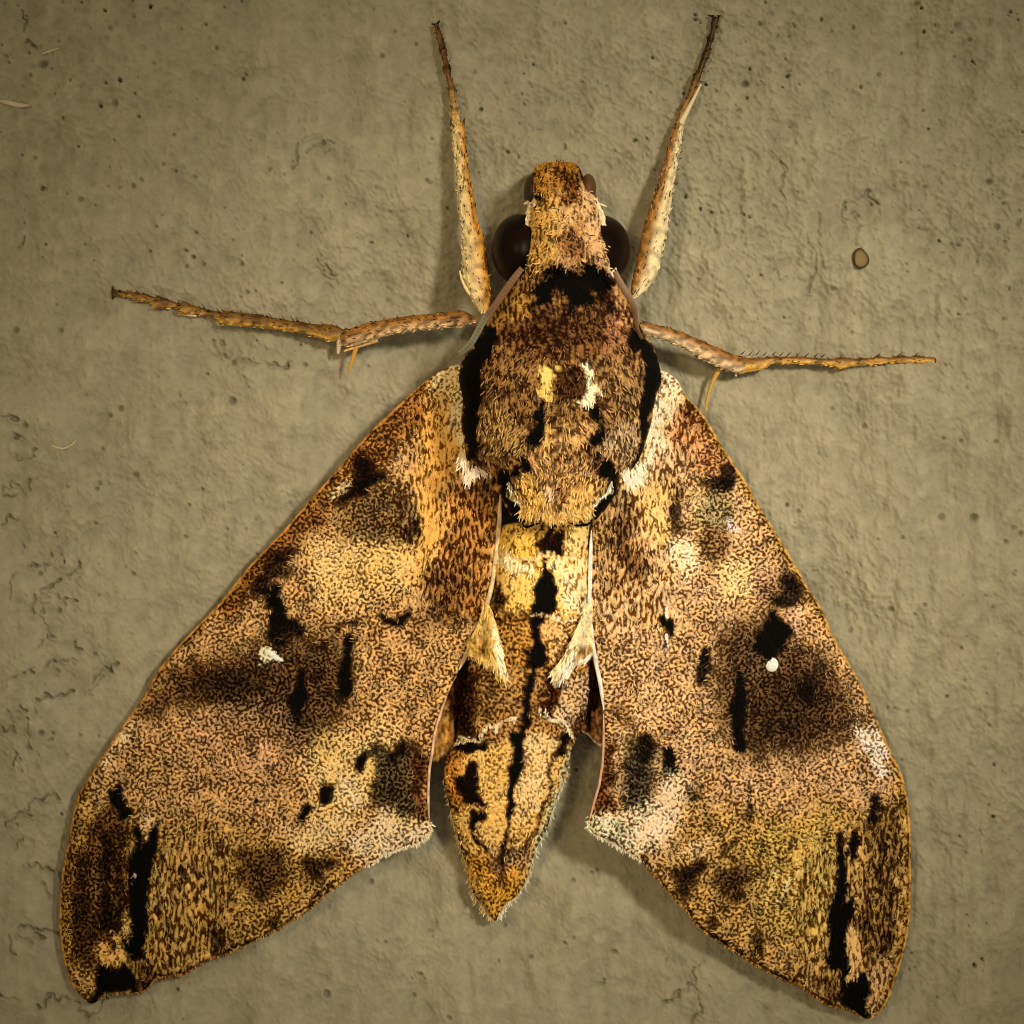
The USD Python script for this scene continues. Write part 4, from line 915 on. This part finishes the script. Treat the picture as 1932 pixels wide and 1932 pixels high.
# the round white dot and the white fleck stand a little proud
cu, cv = 1456, 1254
ellipsoid(cu, cv, float(wing_h(np.array([cu]), np.array([cv]), 1)[0]) + 1, 12.5, 13.5, 5, "pale_dot", alb(lin("fff4d4")), M_FUR, parent=RW)
fl = P("h", (300, 640, 340, 560, 370, 590, 400, 575, 455, 640, 390, 640))
fv, ff, _ = tube(fl[[1, 2, 4], 0], fl[[1, 2, 4], 1], wing_h(fl[[1, 2, 4], 0], fl[[1, 2, 4], 1], -1) + 1.5, np.array([2.0, 5.0, 1.5]), 3, 10, .4)
part("pale_fleck", fv, ff, alb(lin("fff2cc")), M_FUR, parent=LW)


def margin(path, pts, r, hexa, side):
    """The pale rolled hind margin of a forewing."""
    q = np.array(pts, float).reshape(-1, 2)
    h = wing_h(q[:, 0], q[:, 1], side) - 1
    rad = np.full(len(q), float(r)); rad[0] = rad[-1] = 1.0
    v, f, I = tube(q[:, 0], q[:, 1], h, rad, 4, 10, .8)
    c = lin(hexa) * (.85 + .2 * smp(LABV, I["u"], I["v"]))[:, None]
    part("hind_margin", v, f, alb(c), M_FUR, parent=path)


margin(LW, (944, 930, 942, 985, 937, 1040, 929, 1100, 912, 1160, 896, 1198, 880, 1235, 866, 1264), 4.6, "f2cb88", -1)
margin(LW, (842, 1315, 830, 1350, 820, 1386, 816, 1417, 810, 1456, 808, 1500, 810, 1545), 2.6, "ecb888", -1)
margin(RW, (1116, 1000, 1114, 1060, 1113, 1104, 1112, 1142, 1116, 1196, 1122, 1238, 1133, 1292, 1139, 1340), 4.0, "ffeac4", 1)
margin(RW, (1139, 1346, 1139, 1400, 1133, 1467, 1121, 1515, 1113, 1545), 2.4, "dca070", 1)
# thickened leading edges and the short fringe of the outer margins
for path, o, side, i0, i1, hx in ((LW, LEFT, -1, 5, 26, "a8702c"), (RW, RIGHT, 1, 5, 27, "b8843c")):
    q = o[i0:i1]
    rad = np.full(len(q), 3.2); rad[0] = rad[-1] = 1.0
    v, f, I = tube(q[:, 0], q[:, 1], wing_h(q[:, 0], q[:, 1], side) - 8, rad, 5, 10, .9)
    c = lin(hx) * np.clip(1 + .5 * smp(LAB, I["u"], I["v"]) + .25 * smp(MOT, I["u"], I["v"]), .2, 1.6)[:, None]
    part("leading_edge", v, f, alb(c), M_FUR, parent=path)
for path, o, side, a, b, d in ((LW, LEFT, -1, (192, 1881), (690, 1633), (.42, .9)), (RW, RIGHT, 1, (1625, 1917), (1212, 1625), (-.5, .86))):
    k = [int(np.argmin(np.hypot(*(o - p).T))) for p in (a, b)]
    q = o[min(k):max(k) + 1]
    fringe(q[:, 0] - d[0] * 3, q[:, 1] - d[1] * 3, wing_h(q[:, 0], q[:, 1], side) - 6, d[0], d[1], 950, 5.5, 1.9, -1.5, ("5a3412", "7a4c1c", "a8742c", "c8944c", "3a1e0a"), "fringe", path, 1.0)
# pale fringe at the hind corners
q = np.array([(690, 1636), (722, 1617), (757, 1602), (790, 1594), (808, 1578), (811, 1560)], float)
fringe(q[:, 0], q[:, 1] - 4, wing_h(q[:, 0], q[:, 1], -1) - 6, [-.1, .1, .1, .3, .6, .8], [1, 1, 1, .8, .6, .3], 170, 6, 2.2, -2, ("f4dfbc", "e0c498", "fff0d4"), "fringe", LW, 2)
q = np.array([(1112, 1550), (1116, 1568), (1136, 1582), (1166, 1597), (1196, 1616), (1212, 1626)], float)
fringe(q[:, 0], q[:, 1] - 4, wing_h(q[:, 0], q[:, 1], 1) - 6, [-.8, -.5, -.3, -.2, -.2, -.2], [.3, .6, 1, 1, 1, 1], 200, 7, 2.2, -2, ("dccba8", "c4b48e", "f0e2c4"), "fringe", RW, 2)


# hindwings: what shows of them between the forewings and the abdomen
def sheet(parent, name, x, flat, hts, zones, label=None, step=3.0, up=0.0):
    """A thin curved flap; heights at the outline points are spread over it."""
    o = P(x, flat)
    loop = spline_loop(o, step)
    hl = np.interp(np.linspace(0, len(o), len(loop), endpoint=False), np.arange(len(o) + 1), list(hts) + [hts[0]])
    poly = Polygon(loop).buffer(0)
    a, b = loop.min(0), loop.max(0)
    gx, gy = np.meshgrid(np.arange(a[0], b[0], step), np.arange(a[1], b[1], step))
    pts = np.stack([gx.ravel(), gy.ravel()], 1)
    pts = pts[shapely.contains_xy(poly.buffer(-1.5), pts[:, 0], pts[:, 1])]
    from scipy.spatial import cKDTree
    dd, ii = cKDTree(loop).query(pts, k=24)
    w = 1 / dd ** 2
    h = np.append(hl, (hl[ii] * w).sum(1) / w.sum(1) + np.clip(dd[:, 0] * .35, 0, 6))
    allp = np.vstack([loop, pts])
    tri = Delaunay(allp).simplices
    c = allp[tri].mean(1)
    tri = tri[shapely.contains_xy(poly, c[:, 0], c[:, 1])]
    cr = np.cross(allp[tri[:, 1]] - allp[tri[:, 0]], allp[tri[:, 2]] - allp[tri[:, 0]])
    tri[cr > 0] = tri[cr > 0][:, ::-1]
    u, v = allp.T
    lab = smp(LABV, u, v) * .8 + smp(LAB, u, v) * .2
    h = h + lab * 1.4
    v3 = np.vstack([p3(u, v, h), p3(u, v, h - 3)])
    nb, o2 = len(loop), len(allp)
    i = np.arange(nb); j = (i + 1) % nb
    f = np.vstack([tri, tri[:, ::-1] + o2, np.stack([i, j, j + o2], 1), np.stack([i, j + o2, i + o2], 1)])
    cv = np.tile(lin(zones[0]), (N, N, 1)) * 1.0
    for z in zones[1:]:
        if z[0] == "line": line(cv, x, z[1], z[2], z[3], 1.2, warp=.2)
        else: paint(cv, x, z[0], z[1], z[2], warp=.4)
    col = np.tile(tinted(cv, lab, u, v, gaussian_filter(cv.max(-1), 1.5) + .1, ground=(.26, .18, .09)), (2, 1))
    path = part(name, v3, f, alb(col), M_SCALE, parent=parent, label=label)
    n = int(poly.area / 14)
    pk = rng.integers(0, len(u), n)
    ax = np.linalg.svd(o - o.mean(0))[2][0]; ax = ax * np.sign(ax[1])
    if name == "fold":
        br = np.where(rng.random(n) < .22, .3, .8 + .6 * rng.random(n))
        hairs("fold_hair", path.rsplit("/", 1)[0], u[pk], v[pk], h[pk] - .5, ax[0] + rng.normal(0, .16, n), ax[1] + rng.normal(0, .16, n), 8 + 8 * rng.random(n), np.full(n, 2.0), rng.random(n) * 2, np.stack([smp(cv[..., k], u[pk], v[pk]) for k in range(3)], -1) * br[:, None])
    return path


# left: a pale fold along the abdomen, then the brown field and the orange hind lobe
HL = sheet("/World/moth", "hindwing", "c", (430, 1230, 500, 1280, 480, 1480, 420, 1560, 430, 1700, 400, 1780, 330, 1850, 250, 1860, 200, 1700, 260, 1500, 350, 1300), (84, 80, 74, 70, 66, 60, 54, 50, 56, 64, 76),
           ["7a4c1c", ((340, 1440, 440, 1580, 430, 1740, 330, 1850, 240, 1850, 250, 1640), "dd9c44", 4), ((400, 1240, 500, 1280, 470, 1640, 400, 1500), "3e1e08", 4), ("line", (420, 1720, 370, 1770, 320, 1830), "f2c88c", 2.2), ("line", (330, 1480, 340, 1640, 360, 1720), "b86c1c", 1.5)], label="left hindwing showing below the forewing")
sheet(HL, "fold", "c", (645, 700, 690, 745, 715, 830, 745, 930, 775, 1080, 800, 1200, 800, 1285, 770, 1260, 700, 1200, 620, 1130, 520, 1080, 525, 980, 560, 920, 600, 850), (152, 165, 176, 188, 196, 200, 202, 200, 192, 178, 152, 142, 142, 146),
      ["e2b45c", ((700, 800, 780, 1080, 805, 1280, 740, 1220, 700, 1000), "ffeab0", 3), ((560, 960, 660, 1000, 700, 1060, 620, 1090, 540, 1040), "b98a36", 4), ("line", (545, 960, 580, 1010, 640, 1060), "8a5a18", 1.6)])
HR = sheet("/World/moth", "hindwing", "c", (1440, 1090, 1480, 1250, 1515, 1430, 1525, 1600, 1520, 1740, 1470, 1745, 1400, 1670, 1345, 1630, 1390, 1500, 1420, 1300), (100, 94, 86, 78, 70, 66, 70, 74, 84, 94),
           ["b47c40", ((1430, 1090, 1500, 1300, 1510, 1440, 1440, 1560, 1400, 1640, 1350, 1640, 1400, 1400), "2a1206", 4), ("line", (1345, 1640, 1400, 1665, 1440, 1710, 1490, 1742), "f8dcb8", 2.2), ((1430, 1500, 1500, 1480, 1500, 1700, 1440, 1680), "b8804c", 5)], label="right hindwing showing beside the abdomen")
sheet(HR, "fold", "c", (1405, 700, 1425, 860, 1432, 1060, 1390, 1120, 1300, 1170, 1240, 1250, 1180, 1290, 1130, 1215, 1190, 1130, 1240, 1050, 1290, 940, 1335, 850), (142, 138, 134, 154, 178, 194, 204, 210, 210, 206, 192, 170),
      ["f4d896", ((1150, 1240, 1290, 1100, 1420, 1000, 1430, 1080, 1200, 1280), "c9a060", 4), ((1200, 1180, 1300, 1060, 1330, 1080, 1230, 1240), "fff0cc", 3), ("line", (1180, 1270, 1280, 1150, 1420, 1090), "fff4d4", 2), ("line", (1250, 1080, 1330, 1010), "9a6a28", 1.5)])


# ---------------------------------------------------------------- legs
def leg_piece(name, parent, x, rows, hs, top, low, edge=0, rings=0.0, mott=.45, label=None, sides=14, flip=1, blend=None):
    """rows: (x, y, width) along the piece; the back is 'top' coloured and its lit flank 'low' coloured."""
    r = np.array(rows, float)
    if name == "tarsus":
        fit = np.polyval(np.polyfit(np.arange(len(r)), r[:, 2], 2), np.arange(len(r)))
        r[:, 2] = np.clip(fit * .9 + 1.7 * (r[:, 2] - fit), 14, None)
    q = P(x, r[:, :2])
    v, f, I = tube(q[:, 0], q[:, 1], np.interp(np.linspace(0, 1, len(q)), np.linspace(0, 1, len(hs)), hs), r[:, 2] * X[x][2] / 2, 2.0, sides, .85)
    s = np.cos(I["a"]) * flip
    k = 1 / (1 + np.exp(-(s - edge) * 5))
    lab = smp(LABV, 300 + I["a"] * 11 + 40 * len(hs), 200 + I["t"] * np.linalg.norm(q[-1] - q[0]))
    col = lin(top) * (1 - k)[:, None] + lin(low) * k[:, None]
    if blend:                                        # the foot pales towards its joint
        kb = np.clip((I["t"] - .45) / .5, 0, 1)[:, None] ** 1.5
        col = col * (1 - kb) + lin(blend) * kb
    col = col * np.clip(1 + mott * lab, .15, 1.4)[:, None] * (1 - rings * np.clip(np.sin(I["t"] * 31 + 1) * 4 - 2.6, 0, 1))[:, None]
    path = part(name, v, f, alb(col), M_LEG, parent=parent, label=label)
    n = int(np.linalg.norm(np.diff(q, axis=0), axis=1).sum() * r[:, 2].mean() * X[x][2] / 22)
    pick = rng.choice(np.flatnonzero(np.sin(I["a"][:-2]) > -.1), n)
    d = (q[0] - q[-1]) if name == "leg" else (q[0] - q[-1])
    hz = -v[:, 1] / S
    br = np.where(rng.random(n) < .35, .15, .8 + .8 * rng.random(n))
    hairs("scales", path if name == "leg" else parent, I["u"][pick], I["v"][pick], hz[pick] - .8, d[0] + rng.normal(0, .3, n) * np.linalg.norm(d), d[1] + rng.normal(0, .3, n) * np.linalg.norm(d), 4 + 3.5 * rng.random(n), np.full(n, 1.8), .8 * rng.random(n), col[pick] * br[:, None])
    return path


def spike(name, parent, x, a, b, w, h0, h1, hexa, mid=None):
    pts = [a] + ([mid] if mid else []) + [b]
    q = P(x, pts)
    rad = np.linspace(w, w * .3, len(q)) * X[x][2] / 2
    v, f, _ = tube(q[:, 0], q[:, 1], np.linspace(h0, h1, len(q)), rad, 2.5, 8, .8)
    part(name, v, f, alb(lin(hexa)), M_LEG, parent=parent)


def bristles(parent, x, spots, hexa, r0, name="spine"):
    """Short stiff spines joined into one piece: far too small to tell apart."""
    vs, fs, o = [], [], 0
    for (a, b, c, d) in spots:
        q = P(x, (a, b, c, d))
        v, f, _ = tube(q[:, 0], q[:, 1], np.array([r0, r0 + 4.0]), np.array([1.4, .4]), 3, 5, 1)
        vs.append(v); fs.append(f + o); o += len(v)
    part(name, np.vstack(vs), np.vstack(fs), alb(lin(hexa)), M_LEG, parent=parent, kind="stuff")


# left foreleg
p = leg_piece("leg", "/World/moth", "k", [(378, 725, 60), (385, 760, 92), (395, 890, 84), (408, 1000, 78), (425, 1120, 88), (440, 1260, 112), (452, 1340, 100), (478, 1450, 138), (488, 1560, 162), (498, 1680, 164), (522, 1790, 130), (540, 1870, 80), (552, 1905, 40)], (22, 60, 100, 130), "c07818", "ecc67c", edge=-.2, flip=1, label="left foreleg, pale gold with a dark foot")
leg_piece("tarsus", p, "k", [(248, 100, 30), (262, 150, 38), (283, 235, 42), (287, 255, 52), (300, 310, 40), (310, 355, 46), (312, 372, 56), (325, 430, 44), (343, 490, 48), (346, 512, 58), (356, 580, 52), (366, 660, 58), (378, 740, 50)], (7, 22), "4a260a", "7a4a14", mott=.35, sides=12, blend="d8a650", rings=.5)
for a, b in (((250, 100), (215, 95)), ((255, 95), (270, 72))): spike("claw", p, "k", a, b, 20, 8, 2, "241204")
spike("spur", p, "k", (500, 1815), (395, 1640), 34, 120, 118, "f0cc80", (440, 1760))
for a, b in (((345, 740), (338, 690)), ((415, 730), (425, 685))): spike("spur", p, "k", a, b, 22, 26, 24, "4a3214")
bristles(p, "k", [(343, 500, 298, 495), (346, 500, 380, 482), (285, 250, 262, 258), (288, 250, 308, 240), (312, 368, 285, 360), (320, 365, 342, 352), (300, 310, 285, 312), (330, 440, 312, 446)], "2a1606", 18)
# right foreleg
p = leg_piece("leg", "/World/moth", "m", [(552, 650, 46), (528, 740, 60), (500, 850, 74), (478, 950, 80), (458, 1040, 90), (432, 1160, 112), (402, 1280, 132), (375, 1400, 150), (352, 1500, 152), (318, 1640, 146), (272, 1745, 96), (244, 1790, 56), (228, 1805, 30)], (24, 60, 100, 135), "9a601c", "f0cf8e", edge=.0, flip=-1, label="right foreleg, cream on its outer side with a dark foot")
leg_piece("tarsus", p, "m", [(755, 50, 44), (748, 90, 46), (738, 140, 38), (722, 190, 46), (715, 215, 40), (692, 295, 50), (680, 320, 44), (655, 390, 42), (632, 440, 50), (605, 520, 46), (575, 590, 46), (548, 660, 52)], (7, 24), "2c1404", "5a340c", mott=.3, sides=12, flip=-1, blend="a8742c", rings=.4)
spike("spur", p, "m", (535, 720), (664, 470), 40, 36, 22, "e6c48a", (598, 600))
for a, b in (((745, 48), (705, 42)), ((765, 48), (790, 42))): spike("claw", p, "m", a, b, 18, 8, 2, "241204")
bristles(p, "m", [(690, 305, 722, 310), (720, 195, 748, 210), (530, 640, 505, 620), (640, 455, 682, 458), (540, 830, 555, 820), (530, 900, 548, 890), (525, 940, 545, 935), (515, 1010, 532, 1000), (500, 1100, 520, 1090), (470, 1160, 500, 1155), (450, 1195, 482, 1190), (700, 260, 715, 262), (660, 400, 672, 405)], "3a2208", 20)
# left middle leg
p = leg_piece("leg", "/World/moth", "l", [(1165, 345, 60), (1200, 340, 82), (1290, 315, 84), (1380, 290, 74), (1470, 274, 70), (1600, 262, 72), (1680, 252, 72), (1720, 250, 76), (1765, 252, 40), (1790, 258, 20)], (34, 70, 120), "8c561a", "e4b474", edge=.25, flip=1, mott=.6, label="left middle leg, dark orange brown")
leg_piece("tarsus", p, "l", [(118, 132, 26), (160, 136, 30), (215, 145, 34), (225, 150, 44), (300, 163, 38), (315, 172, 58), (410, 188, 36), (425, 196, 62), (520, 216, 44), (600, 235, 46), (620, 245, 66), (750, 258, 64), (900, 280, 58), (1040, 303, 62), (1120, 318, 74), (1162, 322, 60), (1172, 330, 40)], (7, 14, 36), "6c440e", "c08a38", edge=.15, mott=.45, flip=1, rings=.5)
for a, b in (((118, 132), (112, 100)), ((118, 132), (112, 162))): spike("claw", p, "l", a, b, 20, 8, 3, "3a2408")
spike("spur", p, "l", (1165, 335), (1152, 412), 40, 36, 24, "f0c896")
spike("spur", p, "l", (1240, 370), (1202, 498), 26, 40, 22, "d89838")
spike("spur", p, "l", (1335, 345), (1180, 400), 30, 46, 34, "e8b060")
spike("spur", p, "l", (720, 278), (592, 278), 18, 16, 12, "e8cc98")
spike("spur", p, "l", (860, 290), (745, 290), 14, 18, 14, "e0b878")
spike("spur", p, "l", (500, 236), (412, 230), 16, 12, 8, "e0c088")
spike("spur", p, "l", (380, 202), (298, 194), 14, 11, 7, "d8b070")
bristles(p, "l", [(a, b, a - 18, b - 26) for a, b in ((235, 138), (325, 160), (430, 185), (610, 225), (718, 238), (770, 242), (850, 250), (910, 262), (950, 262), (975, 268), (1090, 288), (1160, 300), (540, 205), (1030, 280))], "2e1a08", 18)
# right middle leg
p = leg_piece("leg", "/World/moth", "n", [(120, 146, 30), (145, 152, 62), (200, 168, 66), (290, 195, 70), (360, 222, 78), (450, 268, 90), (540, 310, 96), (610, 340, 92), (665, 358, 84), (700, 358, 60)], (118, 70, 38), "845016", "eabf84", edge=.05, flip=1, mott=.6, label="right middle leg, golden tan")
leg_piece("tarsus", p, "n", [(640, 362, 60), (665, 358, 96), (720, 358, 78), (790, 350, 70), (850, 332, 52), (1000, 332, 52), (1100, 338, 46), (1200, 345, 52), (1225, 348, 62), (1300, 342, 46), (1400, 336, 42), (1420, 334, 50), (1500, 331, 36), (1545, 329, 46), (1620, 328, 36), (1640, 328, 42), (1740, 330, 34)], (38, 16, 7), "6c4010", "d89c40", edge=-.1, mott=.35, flip=1, rings=.45)
spike("spur", p, "n", (575, 360), (484, 612), 34, 40, 22, "c8943c", (520, 460))
spike("spur", p, "n", (660, 330), (650, 420), 36, 44, 30, "ffe8c0")
for a, b in (((1738, 325), (1752, 302)), ((1738, 335), (1748, 356))): spike("claw", p, "n", a, b, 18, 8, 2, "2a1a08")
bristles(p, "n", [(a, b, a + 22, b - 22) for a, b in ((680, 300), (720, 305), (760, 302), (800, 306), (850, 304), (890, 308), (930, 308), (980, 310), (1030, 312), (1080, 314), (1120, 316), (1215, 322), (1420, 312), (1540, 308), (1630, 310))] + [(1420, 350, 1440, 362), (1230, 370, 1245, 380), (1630, 344, 1642, 350)], "3a2410", 16)
